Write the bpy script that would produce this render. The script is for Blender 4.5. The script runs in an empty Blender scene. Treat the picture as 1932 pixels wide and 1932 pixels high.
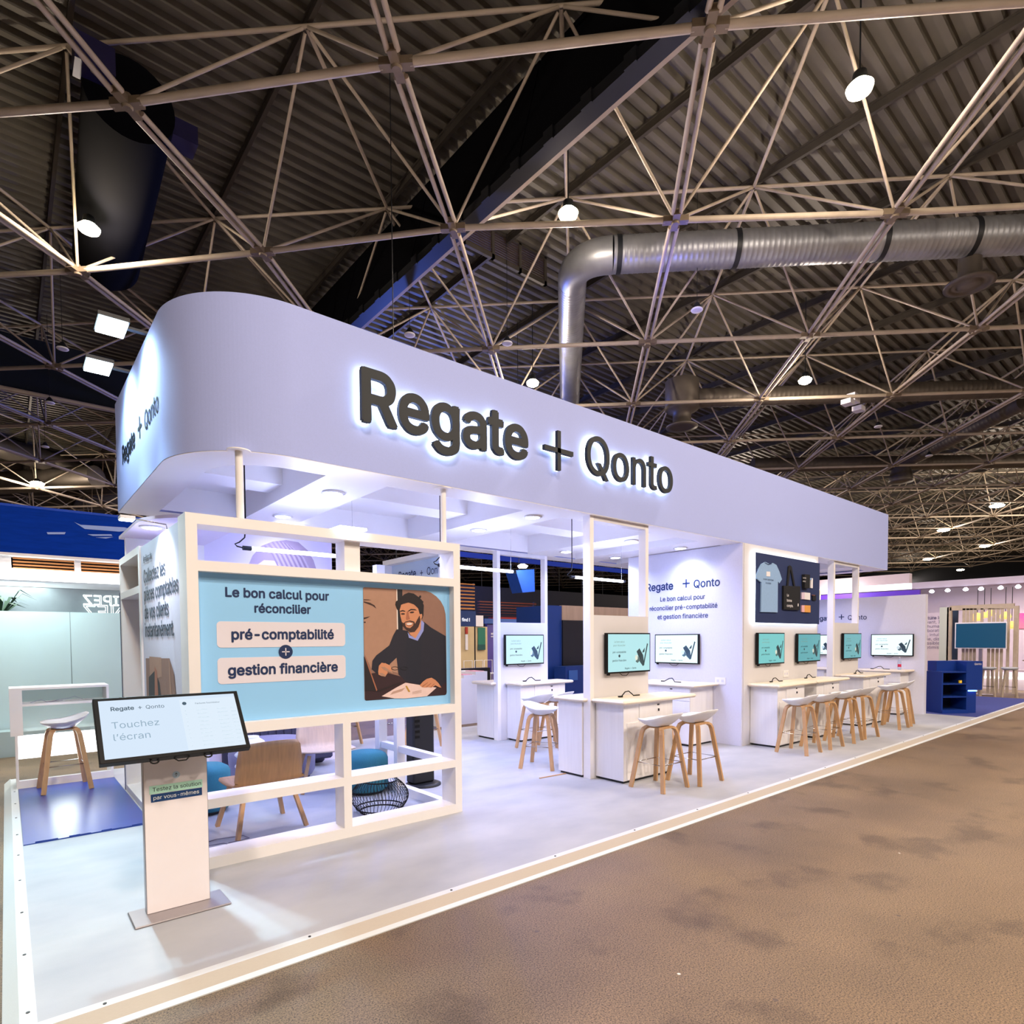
import bpy, bmesh, math, random, os
from mathutils import Vector, Matrix
from mathutils.geometry import delaunay_2d_cdt
random.seed(7)
PI = math.pi
sc = bpy.context.scene
col = sc.collection

# ------------------------------------------------------------------ camera
F_PX, PY, YAW, PITCH, ROLL = 1136.61481, 1247.77186, 0.872220639, -0.035782573, -0.00649206931
CAM = Vector((0, 0, 1.65))
_f = Vector((math.cos(YAW)*math.cos(PITCH), math.sin(YAW)*math.cos(PITCH), math.sin(PITCH)))
_r0 = Vector((math.sin(YAW), -math.cos(YAW), 0)); _u0 = _r0.cross(_f)
_r = _r0*math.cos(ROLL) + _u0*math.sin(ROLL); _u = -_r0*math.sin(ROLL) + _u0*math.cos(ROLL)
cd = bpy.data.cameras.new('camera'); cam = bpy.data.objects.new('camera', cd); col.objects.link(cam)
cam.matrix_world = Matrix(((_r.x, _u.x, -_f.x, CAM.x), (_r.y, _u.y, -_f.y, CAM.y), (_r.z, _u.z, -_f.z, CAM.z), (0, 0, 0, 1)))
cd.sensor_width = 36; cd.lens = F_PX/1932*36; cd.shift_y = (PY-966)/1932
cd.clip_start = 0.05; cd.clip_end = 400
sc.camera = cam

# ------------------------------------------------------------------ world, exposure, large lights
w = bpy.data.worlds.new('hall_air'); sc.world = w; w.use_nodes = True
w.node_tree.nodes['Background'].inputs[0].default_value = (0.9, 0.78, 0.62, 1)
w.node_tree.nodes['Background'].inputs[1].default_value = 0.05
vs = sc.view_settings
vs.view_transform = 'Standard'; vs.look = 'None'; vs.gamma = 1; vs.use_curve_mapping = False
vs.exposure = 0.0
WARM = (1.0, 0.83, 0.68); COOL = (0.48, 0.55, 1.0)

def light(name, kind, loc, energy, color, size=.15, parent=None, aim=None, spot=None, blend=.5):
    d = bpy.data.lights.new(name, kind); d.energy = energy; d.color = color
    o = bpy.data.objects.new(name, d); col.objects.link(o); o.location = loc
    if kind == 'AREA': d.size = size; d.shape = 'DISK'
    else: d.shadow_soft_size = size
    if kind == 'SPOT': d.spot_size = math.radians(spot or 120); d.spot_blend = blend
    if aim is not None:
        o.rotation_euler = (Vector(aim)-Vector(loc)).to_track_quat('-Z', 'Y').to_euler()
    if parent: o.parent = parent
    return o
# the hall's own lamps that hang behind and beside the camera, outside the frame
for k, (x, y, e) in enumerate([(-1.0, -2.5, 900), (6.5, -4.5, 1000), (12.5, -5.0, 800), (19, -5.5, 700), (2.5, -8, 700), (-8, 6, 250)]):
    light('unseen_hall_light', 'AREA', (x, y, 9.2), e*.85, WARM, 1.2, aim=(x, y, 0))
    light('unseen_hall_light', 'POINT', (x, y, 8.9), e*.7, WARM, .3)

# ------------------------------------------------------------------ helpers
def hexc(h):
    h = h.lstrip('#'); v = [int(h[i:i+2], 16)/255 for i in (0, 2, 4)]
    return tuple((x/12.92 if x <= .04045 else ((x+.055)/1.055)**2.4) for x in v)
def at(px, py, ax, v):
    d = _f + _r*((px-966)/F_PX) - _u*((py-PY)/F_PX)
    i = 'xyz'.index(ax); t = (v-CAM[i])/d[i]
    return CAM + d*t
MATS = {}
def mat(name, c, rough=.5, metal=0., var=0., scale=8., bump=0., emit=0., ecol=None, stretch=None, spec=.5, trans=0., alpha=1., c2=None, bscale=None):
    if name in MATS: return MATS[name]
    m = bpy.data.materials.new(name); m.use_nodes = True; nt = m.node_tree; b = nt.nodes['Principled BSDF']
    c = hexc(c) if isinstance(c, str) else c
    b.inputs['Base Color'].default_value = (*c, 1); b.inputs['Roughness'].default_value = rough; b.inputs['Metallic'].default_value = metal
    b.inputs['Specular IOR Level'].default_value = spec
    if trans: b.inputs['Transmission Weight'].default_value = trans; b.inputs['IOR'].default_value = 1.05
    if alpha < 1: b.inputs['Alpha'].default_value = alpha
    if emit:
        e = hexc(ecol) if isinstance(ecol, str) else (ecol or c)
        b.inputs['Emission Color'].default_value = (*e, 1); b.inputs['Emission Strength'].default_value = emit
    if var or bump or c2:
        tc = nt.nodes.new('ShaderNodeTexCoord'); mp = nt.nodes.new('ShaderNodeMapping'); nz = nt.nodes.new('ShaderNodeTexNoise')
        nt.links.new(tc.outputs['Object'], mp.inputs[0]); nt.links.new(mp.outputs[0], nz.inputs['Vector'])
        nz.inputs['Scale'].default_value = scale; nz.inputs['Detail'].default_value = 6
        if stretch: mp.inputs['Scale'].default_value = stretch
        if var or c2:
            mx = nt.nodes.new('ShaderNodeMix'); mx.data_type = 'RGBA'
            cr = nt.nodes.new('ShaderNodeMapRange'); cr.inputs[1].default_value = .3; cr.inputs[2].default_value = .7
            nt.links.new(nz.outputs[0], cr.inputs[0]); nt.links.new(cr.outputs[0], mx.inputs[0])
            cc = (hexc(c2) if isinstance(c2, str) else c2) if c2 else tuple(x*(1-var) for x in c)
            mx.inputs[6].default_value = (*c, 1); mx.inputs[7].default_value = (*cc, 1)
            nt.links.new(mx.outputs[2], b.inputs['Base Color'])
        if bump:
            bp = nt.nodes.new('ShaderNodeBump'); bp.inputs['Strength'].default_value = bump; bp.inputs['Distance'].default_value = .01
            if bscale:
                n2 = nt.nodes.new('ShaderNodeTexNoise'); n2.inputs['Scale'].default_value = bscale
                nt.links.new(tc.outputs['Object'], n2.inputs['Vector']); nt.links.new(n2.outputs[0], bp.inputs['Height'])
            else: nt.links.new(nz.outputs[0], bp.inputs['Height'])
            nt.links.new(bp.outputs[0], b.inputs['Normal'])
    MATS[name] = m
    return m

class MB:
    def __init__(s): s.v = []; s.f = []; s.mi = []; s.sm = []
    def add(s, vs, fs, mi=0, sm=False):
        n = len(s.v); s.v += [tuple(p) for p in vs]
        for f in fs: s.f.append(tuple(n+i for i in f)); s.mi.append(mi); s.sm.append(sm)
        return s
    def box(s, x0, x1, y0, y1, z0, z1, mi=0):
        if x0 > x1: x0, x1 = x1, x0
        if y0 > y1: y0, y1 = y1, y0
        if z0 > z1: z0, z1 = z1, z0
        v = [(x, y, z) for z in (z0, z1) for y in (y0, y1) for x in (x0, x1)]
        return s.add(v, [(0, 2, 3, 1), (4, 5, 7, 6), (0, 1, 5, 4), (2, 6, 7, 3), (0, 4, 6, 2), (1, 3, 7, 5)], mi)
    def rbox(s, x0, x1, y0, y1, z0, z1, r=.02, n=4, mi=0):          # vertical edges rounded, top edge chamfered
        o = rrect(x0, x1, y0, y1, r, n); c = min(r*.6, (z1-z0)*.45)
        i = rrect(x0+c, x1-c, y0+c, y1-c, max(r-c, .001), n)
        N = len(o); V = [(p[0], p[1], z0) for p in i]+[(p[0], p[1], z0+c) for p in o]+[(p[0], p[1], z1-c) for p in o]+[(p[0], p[1], z1) for p in i]
        Fc = [tuple(range(N-1, -1, -1)), tuple(range(3*N, 4*N))]
        for k in range(3):
            for j in range(N):
                Fc.append((k*N+j, k*N+(j+1) % N, (k+1)*N+(j+1) % N, (k+1)*N+j))
        return s.add(V, Fc, mi)
    def prism(s, pts, d, mi=0, sm=False):                            # pts: 3D loop, d: extrusion vector
        N = len(pts); d = Vector(d); V = [Vector(p) for p in pts]+[Vector(p)+d for p in pts]
        Fc = [tuple(range(N-1, -1, -1)), tuple(range(N, 2*N))]+[(j, (j+1) % N, N+(j+1) % N, N+j) for j in range(N)]
        return s.add(V, Fc, mi, sm)
    def tube(s, path, r, n=8, mi=0, cap=True, radii=None, closed=False):
        P = [Vector(p) for p in path]; N = len(P); V = []; Fc = []
        prev = None
        for k in range(N):
            if closed: t = P[(k+1) % N]-P[k-1]
            else: t = P[min(k+1, N-1)]-P[max(k-1, 0)]
            t.normalize()
            if prev is None:
                a = Vector((0, 0, 1)) if abs(t.z) < .9 else Vector((1, 0, 0))
                u = t.cross(a).normalized()
            else:
                u = (prev - t*prev.dot(t)).normalized()
            prev = u; v = t.cross(u); rr = radii[k] if radii else r
            V += [P[k]+(u*math.cos(2*PI*j/n)+v*math.sin(2*PI*j/n))*rr for j in range(n)]
        for k in range(N if closed else N-1):
            k2 = (k+1) % N
            Fc += [(k*n+j, k*n+(j+1) % n, k2*n+(j+1) % n, k2*n+j) for j in range(n)]
        s.add(V, Fc, mi, True)
        if cap and not closed: s.add(V[:n], [tuple(range(n-1, -1, -1))], mi); s.add(V[-n:], [tuple(range(n))], mi)
        return s
    def lathe(s, prof, cx=0, cy=0, n=32, mi=0, sm=True):
        V = []; Fc = []
        for (r, z) in prof: V += [(cx+r*math.cos(2*PI*j/n), cy+r*math.sin(2*PI*j/n), z) for j in range(n)]
        for k in range(len(prof)-1):
            Fc += [(k*n+j, k*n+(j+1) % n, (k+1)*n+(j+1) % n, (k+1)*n+j) for j in range(n)]
        s.add(V, Fc, mi, sm)
        if prof[0][0] > 1e-4: s.add(V[:n], [tuple(range(n-1, -1, -1))], mi)
        if prof[-1][0] > 1e-4: s.add(V[-n:], [tuple(range(n))], mi)
        return s
    def bar(s, p, q, w, h, up=(0, 0, 1), mi=0):                       # rectangular bar
        p, q = Vector(p), Vector(q); t = (q-p).normalized(); a = Vector(up)
        if abs(t.dot(a)) > .95: a = Vector((1, 0, 0))
        u = t.cross(a).normalized()*w/2; v = u.cross(t).normalized()*h/2
        V = [e+a_*u+b_*v for e in (p, q) for a_, b_ in ((-1, -1), (1, -1), (1, 1), (-1, 1))]
        return s.add(V, [(3, 2, 1, 0), (4, 5, 6, 7), (0, 1, 5, 4), (1, 2, 6, 5), (2, 3, 7, 6), (3, 0, 4, 7)], mi)
    def sweep(s, path, w, h, side, mi=0):                              # rectangular section along a path, side = width direction
        P = [Vector(p) for p in path]; N = len(P); V = []
        for k in range(N):
            t = (P[min(k+1, N-1)]-P[max(k-1, 0)]).normalized(); a = Vector(side); a = (a-t*a.dot(t)).normalized(); b = t.cross(a)
            V += [P[k]+a*x*w/2+b*y*h/2 for x, y in ((-1, -1), (1, -1), (1, 1), (-1, 1))]
        Fc = [(3, 2, 1, 0), tuple(4*(N-1)+i for i in range(4))]
        for k in range(N-1): Fc += [(4*k+j, 4*k+(j+1) % 4, 4*k+4+(j+1) % 4, 4*k+4+j) for j in range(4)]
        return s.add(V, Fc, mi)
    def build(s, name, mats, parent=None, bevel=0., fix=True):
        me = bpy.data.meshes.new(name); me.from_pydata(s.v, [], s.f)
        for m in (mats if isinstance(mats, (list, tuple)) else [mats]): me.materials.append(m)
        me.polygons.foreach_set('material_index', s.mi); me.polygons.foreach_set('use_smooth', s.sm)
        me.update()
        if fix:
            bm = bmesh.new(); bm.from_mesh(me); bmesh.ops.recalc_face_normals(bm, faces=bm.faces); bm.to_mesh(me); bm.free()
        o = bpy.data.objects.new(name, me); col.objects.link(o)
        if parent: o.parent = parent
        if bevel:
            b = o.modifiers.new('bevel', 'BEVEL'); b.width = bevel; b.segments = 2; b.limit_method = 'ANGLE'
        return o
def rrect(x0, x1, y0, y1, r, n=4):
    P = []
    for cx, cy, a0 in ((x1-r, y0+r, -PI/2), (x1-r, y1-r, 0), (x0+r, y1-r, PI/2), (x0+r, y0+r, PI)):
        for k in range(n+1):
            a = a0+PI/2*k/n; P.append((cx+r*math.cos(a), cy+r*math.sin(a)))
    return P
def tag(o, label=None, cat=None, group=None, kind=None):
    if label: o['label'] = label
    if cat: o['category'] = cat
    if group: o['group'] = group
    if kind: o['kind'] = kind
    return o
def thing(name, label, cat, loc=(0, 0, 0), rotz=0, group=None):
    o = bpy.data.objects.new(name, None); o.empty_display_size = .1; col.objects.link(o)
    o.location = loc; o.rotation_euler = (0, 0, rotz)
    return tag(o, label, cat, group)
def kids(o): return [c for c in ALLKIDS() if c.parent == o]
def ALLKIDS(): return list(bpy.data.objects)
def copy_tree(o, parent=None, ch=None):
    c = o.copy(); col.objects.link(c)
    if parent: c.parent = parent
    for k in list(o.children): copy_tree(k, c)
    return c
def dup(o, loc, rotz, label, group=None):
    c = copy_tree(o); c.location = loc; c.rotation_euler = (0, 0, rotz); c['label'] = label
    if group: c['group'] = group
    return c

# text ---------------------------------------------------------------
FONT = None
try:
    p = os.path.join(bpy.utils.system_resource('DATAFILES'), 'fonts', 'Inter.woff2')
    if os.path.exists(p): FONT = bpy.data.fonts.load(p)
except Exception: FONT = None
TCACHE = {}
def text_mesh(body, bold, extrude, align, line=1.0, res=3):
    k = (body, bold, extrude, align, line, res)
    if k in TCACHE: return TCACHE[k]
    cu = bpy.data.curves.new('lettering', 'FONT'); cu.body = body; cu.size = 1; cu.align_x = align
    cu.space_line = line; cu.resolution_u = res; cu.fill_mode = 'NONE'
    if FONT: cu.font = FONT
    o = bpy.data.objects.new('lettering', cu); col.objects.link(o)
    dg = bpy.context.evaluated_depsgraph_get(); me = bpy.data.meshes.new_from_object(o.evaluated_get(dg))
    bpy.data.objects.remove(o); P = [(v.co.x, v.co.y) for v in me.vertices]
    nb = {}
    for e in me.edges:
        a, b = e.vertices; nb.setdefault(a, []).append(b); nb.setdefault(b, []).append(a)
    bpy.data.meshes.remove(me)
    loops, seen = [], set()
    for v0 in sorted(nb):
        if v0 in seen: continue
        L, prev, cur = [], None, v0
        while cur not in seen:
            seen.add(cur); L.append(cur); nx = [q for q in nb[cur] if q != prev and q not in seen]
            if not nx: break
            prev, cur = cur, nx[0]
        if len(L) > 2: loops.append([P[q] for q in L])
    # contours may overlap or cross themselves: fill every region the outlines wind around
    rng = sorted((min(p[0] for p in L), max(p[0] for p in L), q) for q, L in enumerate(loops)); groups = []
    for lo, hi, q in rng:
        if groups and lo < groups[-1][0]: groups[-1][0] = max(hi, groups[-1][0]); groups[-1][1].append(q)
        else: groups.append([hi, [q]])
    V, Fc = [], []; d = .1 if extrude else 0.
    for _, ids in groups:
        LL = [loops[q] for q in ids]; pts, eds = [], []
        for L in LL:
            n0 = len(pts); pts += [Vector(p) for p in L]; eds += [(n0+u_, n0+(u_+1) % len(L)) for u_ in range(len(L))]
        ov, oe, of = delaunay_2d_cdt(pts, eds, [], 0, 1e-6)[:3]
        segs = [(a, b) for L in LL for a, b in zip(L, L[1:]+L[:1])]
        keep = []
        for f in of:
            cx, cy = sum(ov[q].x for q in f)/3, sum(ov[q].y for q in f)/3; wn = 0
            for a, b in segs:
                if a[1] <= cy < b[1]:
                    if (b[0]-a[0])*(cy-a[1])-(cx-a[0])*(b[1]-a[1]) > 0: wn += 1
                elif b[1] <= cy < a[1]:
                    if (b[0]-a[0])*(cy-a[1])-(cx-a[0])*(b[1]-a[1]) < 0: wn -= 1
            if wn:
                a, b, c = (ov[q] for q in f)
                keep.append(tuple(f) if (b.x-a.x)*(c.y-a.y)-(b.y-a.y)*(c.x-a.x) > 0 else tuple(f)[::-1])
        n0 = len(V); N = len(ov); V += [(p.x, p.y, d) for p in ov]; Fc += [tuple(n0+q for q in f) for f in keep]
        if extrude:
            V += [(p.x, p.y, -d) for p in ov]; Fc += [tuple(n0+N+q for q in f[::-1]) for f in keep]; cnt = {}
            for f in keep:
                for a, b in zip(f, f[1:]+f[:1]): cnt[(a, b)] = 1
            Fc += [(n0+b, n0+a, n0+N+a, n0+N+b) for (a, b) in cnt if (b, a) not in cnt]
    if bold > .002:
        V0, F0, n0 = V, Fc, len(V); V, Fc = [], []
        for q in range(6):
            dx, dy = bold*math.cos(PI/3*q+.26), bold*math.sin(PI/3*q+.26)
            V += [(p[0]+dx, p[1]+dy, p[2]+(q*.0009 if p[2] >= 0 else 0)) for p in V0]; Fc += [tuple(i+q*n0 for i in f) for f in F0]
    TCACHE[k] = (V, Fc); return TCACHE[k]
def text_pts(body, origin, right, up, width=None, size=None, bold=0., extrude=0., align='LEFT', depth=.0, line=1.0, height=None, res=2):
    V, Fc = text_mesh(body, bold, .1 if extrude else 0., align, line, res)
    xs = [v[0] for v in V]; x0, x1 = min(xs), max(xs); ys = [v[1] for v in V]
    s = width/(x1-x0) if width else size
    sy = s if height is None else height/(max(ys)-min(ys))
    R, U = Vector(right), Vector(up); Nn = R.cross(U); O = Vector(origin)
    ox = x0 if (width and align == 'LEFT') else 0
    if width and align == 'CENTER': ox = (x0+x1)/2
    return [O+R*((v[0]-ox)*s)+U*(v[1]*sy)+Nn*((v[2]/.1*extrude/2+extrude/2) if extrude else v[2]*s) for v in V], Fc
def text(name, body, m, parent, origin, right, up, **k):
    V, Fc = text_pts(body, origin, right, up, **k)
    return MB().add(V, Fc).build(name, m, parent, fix=False)
X, Y, Z = Vector((1, 0, 0)), Vector((0, 1, 0)), Vector((0, 0, 1))

# materials ----------------------------------------------------------
M = dict(
    white=mat('white_laminate', '#e9e8ea', .45, var=.03, scale=3),
    white2=mat('white_paint', '#eceaea', .5, var=.03, scale=2.5),
    lav=mat('lavender_fabric', (.40, .47, .86), .9, var=.04, scale=90),
    lavwall=mat('pale_lavender_wall', (.66, .66, .78), .7, var=.04, scale=40),
    panelface=mat('warm_white_panel', '#d6d5da', .6, var=.03, scale=4),
    counter=mat('whitewashed_wood', '#eae9ec', .5, var=.05, scale=3, stretch=(9, 9, .7)),
    top=mat('pale_wood_top', '#e9dcc6', .45, var=.08, scale=4, stretch=(1, 8, 8)),
    oak=mat('oak_wood', '#c79d70', .5, var=.18, scale=6, stretch=(8, 8, 1.2)),
    oakply=mat('oak_veneer', '#b98a56', .5, var=.22, scale=5, stretch=(10, 3, 1)),
    palewood=mat('pale_oak_veneer', '#e3c8ae', .5, var=.12, scale=5, stretch=(10, 3, 1)),
    shell=mat('white_plastic', '#eceef4', .4, var=.01, scale=5),
    chrome=mat('chrome', '#d8d8dc', .2, 1., var=.02),
    black=mat('black_plastic', '#090a0d', .45, var=.1, spec=.25),
    dark=mat('charcoal_metal', '#14181f', .5, var=.15, scale=10),
    navy=mat('navy_ink', '#082857', .6, var=.03),
    navyboard=mat('navy_board', '#152a5c', .7, var=.06, scale=30),
    sign=mat('dark_slate_acrylic', '#0a141b', .6, var=.05),
    skyboard=mat('sky_blue_print', (.28, .60, .95), .6, var=.03, scale=1.5),
    teal=mat('teal_fabric', '#3d8b9b', .9, var=.3, scale=220, bump=.4),
    grey=mat('grey_lilac_fabric', '#8f8ca6', .9, var=.15, scale=120, bump=.2),
    greydark=mat('dark_grey_fabric', '#3d3d55', .9, var=.25, scale=80, bump=.2),
    steel=mat('brushed_aluminium', '#a9a3a6', .35, .8, var=.06, scale=20, stretch=(1, 20, 20)),
    kiosk=mat('white_kiosk_panel', '#efeaee', .5, var=.02),
    blue=mat('royal_blue_paint', '#0f3a86', .5, var=.06),
    bluecloth=mat('blue_fabric', '#05349a', .9, var=.25, scale=4, stretch=(1, 1, 6), spec=.1),
    truss=mat('beige_truss_paint', '#c4b5a2', .55, var=.18, scale=3),
    deck=mat('corrugated_roof_sheet', '#686359', .55, .0, var=.3, scale=1.2),
    purlin=mat('dark_steel_purlin', '#4a443d', .6, .2, var=.3, scale=3),
    curtain=mat('black_smoke_curtain', '#07080f', .95, var=.3, scale=2, spec=.1),
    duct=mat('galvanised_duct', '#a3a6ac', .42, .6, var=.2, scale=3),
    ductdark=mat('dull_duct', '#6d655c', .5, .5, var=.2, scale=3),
    lens=mat('lit_lens', (1, 1, 1), .3, emit=14, ecol=(.85, .88, 1.0)),
    warmlens=mat('warm_lit_lens', (1, 1, 1), .3, emit=40, ecol=(1.0, .86, .55)),
    flood=mat('cold_lit_lens', (1, 1, 1), .3, emit=25, ecol=(.72, .92, 1.0)),
    tube=mat('lit_tube', (1, 1, 1), .3, emit=9, ecol=(.80, .83, 1.0)),
    halo=mat('lit_edge', (1, 1, 1), .3, emit=2.6, ecol=(.82, .95, 1.0)),
    ink=mat('dark_ink', '#1d2a3f', .6, var=.03),
    pinkpaper=mat('pink_paper', '#d99aa6', .8, var=.05),
    paper=mat('white_paper', '#e8e6ec', .8, var=.03),
)

# ================================================================== floors
def mk_floor():
    m = bpy.data.materials.new('worn_speckled_concrete'); m.use_nodes = True; nt = m.node_tree; b = nt.nodes['Principled BSDF']
    tc = nt.nodes.new('ShaderNodeTexCoord')
    def noise(sc_, det=6, rough=.6):
        n = nt.nodes.new('ShaderNodeTexNoise'); n.inputs['Scale'].default_value = sc_; n.inputs['Detail'].default_value = det; n.inputs['Roughness'].default_value = rough
        nt.links.new(tc.outputs['Object'], n.inputs['Vector']); return n
    def ramp(n, stops):
        r = nt.nodes.new('ShaderNodeValToRGB'); e = r.color_ramp.elements
        while len(e) < len(stops): e.new(.5)
        for k, (p, c) in enumerate(stops): e[k].position = p; e[k].color = (*c, 1)
        nt.links.new(n.outputs[0], r.inputs[0]); return r
    def mul(a, bb, f=1.):
        x = nt.nodes.new('ShaderNodeMix'); x.data_type = 'RGBA'; x.blend_type = 'MULTIPLY'; x.inputs[0].default_value = f
        nt.links.new(a, x.inputs[6]); nt.links.new(bb, x.inputs[7]); return x.outputs[2]
    base = ramp(noise(.6, 8), [(.3, hexc('#6c5a46')), (.55, hexc('#806b53')), (.75, hexc('#8e785a'))])
    grain = ramp(noise(120, 3, .8), [(.40, (.22, .20, .19)), (.475, (.80, .80, .80)), (.56, (1.12, 1.08, 1.02)), (.68, (1.6, 1.55, 1.45))])
    stain = ramp(noise(1.7, 5, .55), [(.34, (.60, .58, .58)), (.45, (.95, .95, .95)), (1, (1, 1, 1))])
    c = mul(mul(base.outputs[0], grain.outputs[0]), stain.outputs[0])
    sp = nt.nodes.new('ShaderNodeTexVoronoi'); sp.inputs['Scale'].default_value = 2.2; nt.links.new(tc.outputs['Object'], sp.inputs['Vector'])
    lt = nt.nodes.new('ShaderNodeMath'); lt.operation = 'LESS_THAN'; lt.inputs[1].default_value = .03; nt.links.new(sp.outputs['Distance'], lt.inputs[0])
    x = nt.nodes.new('ShaderNodeMix'); x.data_type = 'RGBA'; nt.links.new(lt.outputs[0], x.inputs[0]); nt.links.new(c, x.inputs[6]); x.inputs[7].default_value = (*hexc('#57493f'), 1)
    s2 = nt.nodes.new('ShaderNodeTexVoronoi'); s2.inputs['Scale'].default_value = 1.7; nt.links.new(tc.outputs['Object'], s2.inputs['Vector'])
    l2 = nt.nodes.new('ShaderNodeMath'); l2.operation = 'LESS_THAN'; l2.inputs[1].default_value = .022; nt.links.new(s2.outputs['Distance'], l2.inputs[0])
    x2 = nt.nodes.new('ShaderNodeMix'); x2.data_type = 'RGBA'; nt.links.new(l2.outputs[0], x2.inputs[0]); nt.links.new(x.outputs[2], x2.inputs[6]); x2.inputs[7].default_value = (*hexc('#d8d2c8'), 1)
    nt.links.new(x2.outputs[2], b.inputs['Base Color']); b.inputs['Roughness'].default_value = .62
    bp = nt.nodes.new('ShaderNodeBump'); bp.inputs['Strength'].default_value = .15; bp.inputs['Distance'].default_value = .004
    nt.links.new(grain.outputs[0], bp.inputs['Height']); nt.links.new(bp.outputs[0], b.inputs['Normal'])
    return m
tag(MB().box(-30, 100, -20, 80, -.25, -.05).build('floor', mk_floor()), kind='structure')

def mk_carpet(name, c1, c2, sc_=.9, rough=.6):
    return mat(name, c1, rough, c2=c2, scale=sc_, stretch=(1, 1.6, 1), bump=.05, bscale=180)
stage_m = mk_carpet('pale_grey_vinyl', '#b1b3b8', '#9c9fa8', 1.3)
# raised stand floor with its ramped edging
SX1 = 22.0; SY0, SY1 = 3.284, 9.32
tag(MB().box(.06, 15.2, SY0, SY1, -.05, 0).build('stand_floor', stage_m), 'pale grey vinyl covering of the raised stand floor', 'floor covering')
trimw = mat('white_edge_strip', '#ced3d6', .5, var=.02); rampm = mat('ribbed_beige_ramp', '#b5aca0', .6, var=.1, scale=60, stretch=(1, 30, 1)); rampl = mat('ribbed_white_ramp', '#dfe7ea', .6, var=.06, scale=60, stretch=(30, 1, 1))
t = thing('edge_ramp', 'long beige ramped edging strip along the concrete aisle side of the stand', 'edging')
def prof_x(x0, x1, pr): return [(x0, y, z) for y, z in pr]
MB().prism([(-.06, 3.23, .0), (-.06, SY0, .0), (-.06, SY0, .006), (-.06, 3.23, .006)], (SX1+.06, 0, 0)).build('top_strip', trimw, t)
MB().prism([(-.06, 3.23, .006), (-.06, 3.23, -.05), (-.06, 3.165, -.05), (-.06, 3.165, -.035)], (SX1+.06, 0, 0)).build('ramp', rampm, t)
MB().prism([(-.06, 3.165, -.035), (-.06, 3.165, -.05), (-.06, 3.13, -.05), (-.06, 3.13, -.044)], (SX1+.06, 0, 0)).build('foot_strip', trimw, t)
b = MB()
for k in range(22):
    x = .3+k*.95; b.lathe([(.008, .006), (.008, .009)], x, 3.255, 8)
b.build('screw_heads', M['dark'], t)
t = thing('edge_ramp', 'white ramped edging strip along the short end of the stand beside the kiosk', 'edging')
MB().prism([(.0, SY0, 0), (.06, SY0, 0), (.06, SY0, .006), (.0, SY0, .006)], (0, SY1-SY0+.1, 0)).build('top_strip', trimw, t)
MB().prism([(.0, SY0-.05, .006), (.0, SY0-.05, -.05), (-.06, SY0-.1, -.05), (-.06, SY0-.1, -.044)], (0, SY1-SY0+.2, 0)).build('ramp', rampl, t)
b = MB()
for k in range(9):
    b.lathe([(.008, .006), (.008, .009)], .03, 3.4+k*.65, 8)
b.build('screw_heads', M['dark'], t)
bluecarp = mat('glossy_blue_vinyl', '#1d3f9c', .28, var=.15, scale=2, bump=.04, bscale=3)
b = MB(); b.box(.065, .97, 6.3, 8.72, 0, .008)
for k in range(12):   # loose wavy front hem
    x = .065+k*.0755; z = .008+.012*abs(math.sin(k*1.1)); b.box(x, x+.0755, 6.27, 6.3, 0, z)
tag(b.build('floor_sheet', bluecarp), 'glossy blue floor sheet under the lone stool by the white display case', 'floor covering')
tag(MB().box(15.2, 20.6, SY0, 7.2, -.05, 0.002).build('floor_sheet', mat('blue_carpet', '#3a4590', .9, var=.15, scale=30)), 'blue carpet under the navy cabinet past the stand end wall', 'floor covering')

# ================================================================== hall shell
def mk_deck():
    b = MB(); p = .30; y = -14.0; V = []; prof = []
    while y < 76:
        prof += [(y, 11.32), (y+.11, 11.32), (y+.14, 11.44), (y+.27, 11.44)]; y += p
    for x in (-22, 92): V += [(x, yy, zz) for yy, zz in prof]
    n = len(prof); b.add(V, [(k, k+1, n+k+1, n+k) for k in range(n-1)])
    o = b.build('ceiling', M['deck'], fix=False); return o
tag(mk_deck(), kind='structure')
wallm = mat('dark_hall_wall', '#191c24', .9, var=.2, scale=1)
tag(MB().box(-22, 92, 74, 74.3, -.05, 12).build('wall_back', wallm), kind='structure')
tag(MB().box(92, 92.3, -14, 74, -.05, 12).build('wall_right', wallm), kind='structure')
tag(MB().box(-22.3, -22, -14, 74, -.05, 12).build('wall_left', wallm), kind='structure')

# space frame: nodes measured on the bottom layer, top layer offset half a bay
BA, BB, BO = Vector((2.7963, -2.7099)), Vector((2.8379, 2.7077)), Vector((1.1593, 14.8722))
DEV = {(0, 0): (.14, -.04), (1, 0): (-.03, -.25), (2, 0): (-.43, -.37), (3, 0): (-.33, -.31), (4, 0): (-.33, -.13), (1, -1): (.36, .39), (2, -1): (.11, .26), (3, -1): (-.03, .15)}
ZB, ZT = 9.0, 11.06
def bn(i, j):
    d = Vector((0, 0))
    if j == 0: d = Vector(DEV[(min(max(i, 0), 4), 0)])
    elif j == -1: d = Vector(DEV[(min(max(i, 1), 3), -1)])
    p = BO+BA*i+BB*j+d; return Vector((p.x, p.y, ZB))
def tn(i, j):
    p = BO+BA*(i+.5)+BB*(j+.45); return Vector((p.x, p.y, ZT if j > -2 else -99))
def inside(p, m=0): return p.z > 0 and -14+m < p.x < 80-m and -7+m < p.y < 62-m
IJ = [(i, j) for i in range(-16, 24) for j in range(-12, 22)]
tr = thing('space_frame', 'beige tubular space frame under the corrugated hall roof', 'roof truss')
def cam_depth(p): return (p-CAM).dot(_f)
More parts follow.
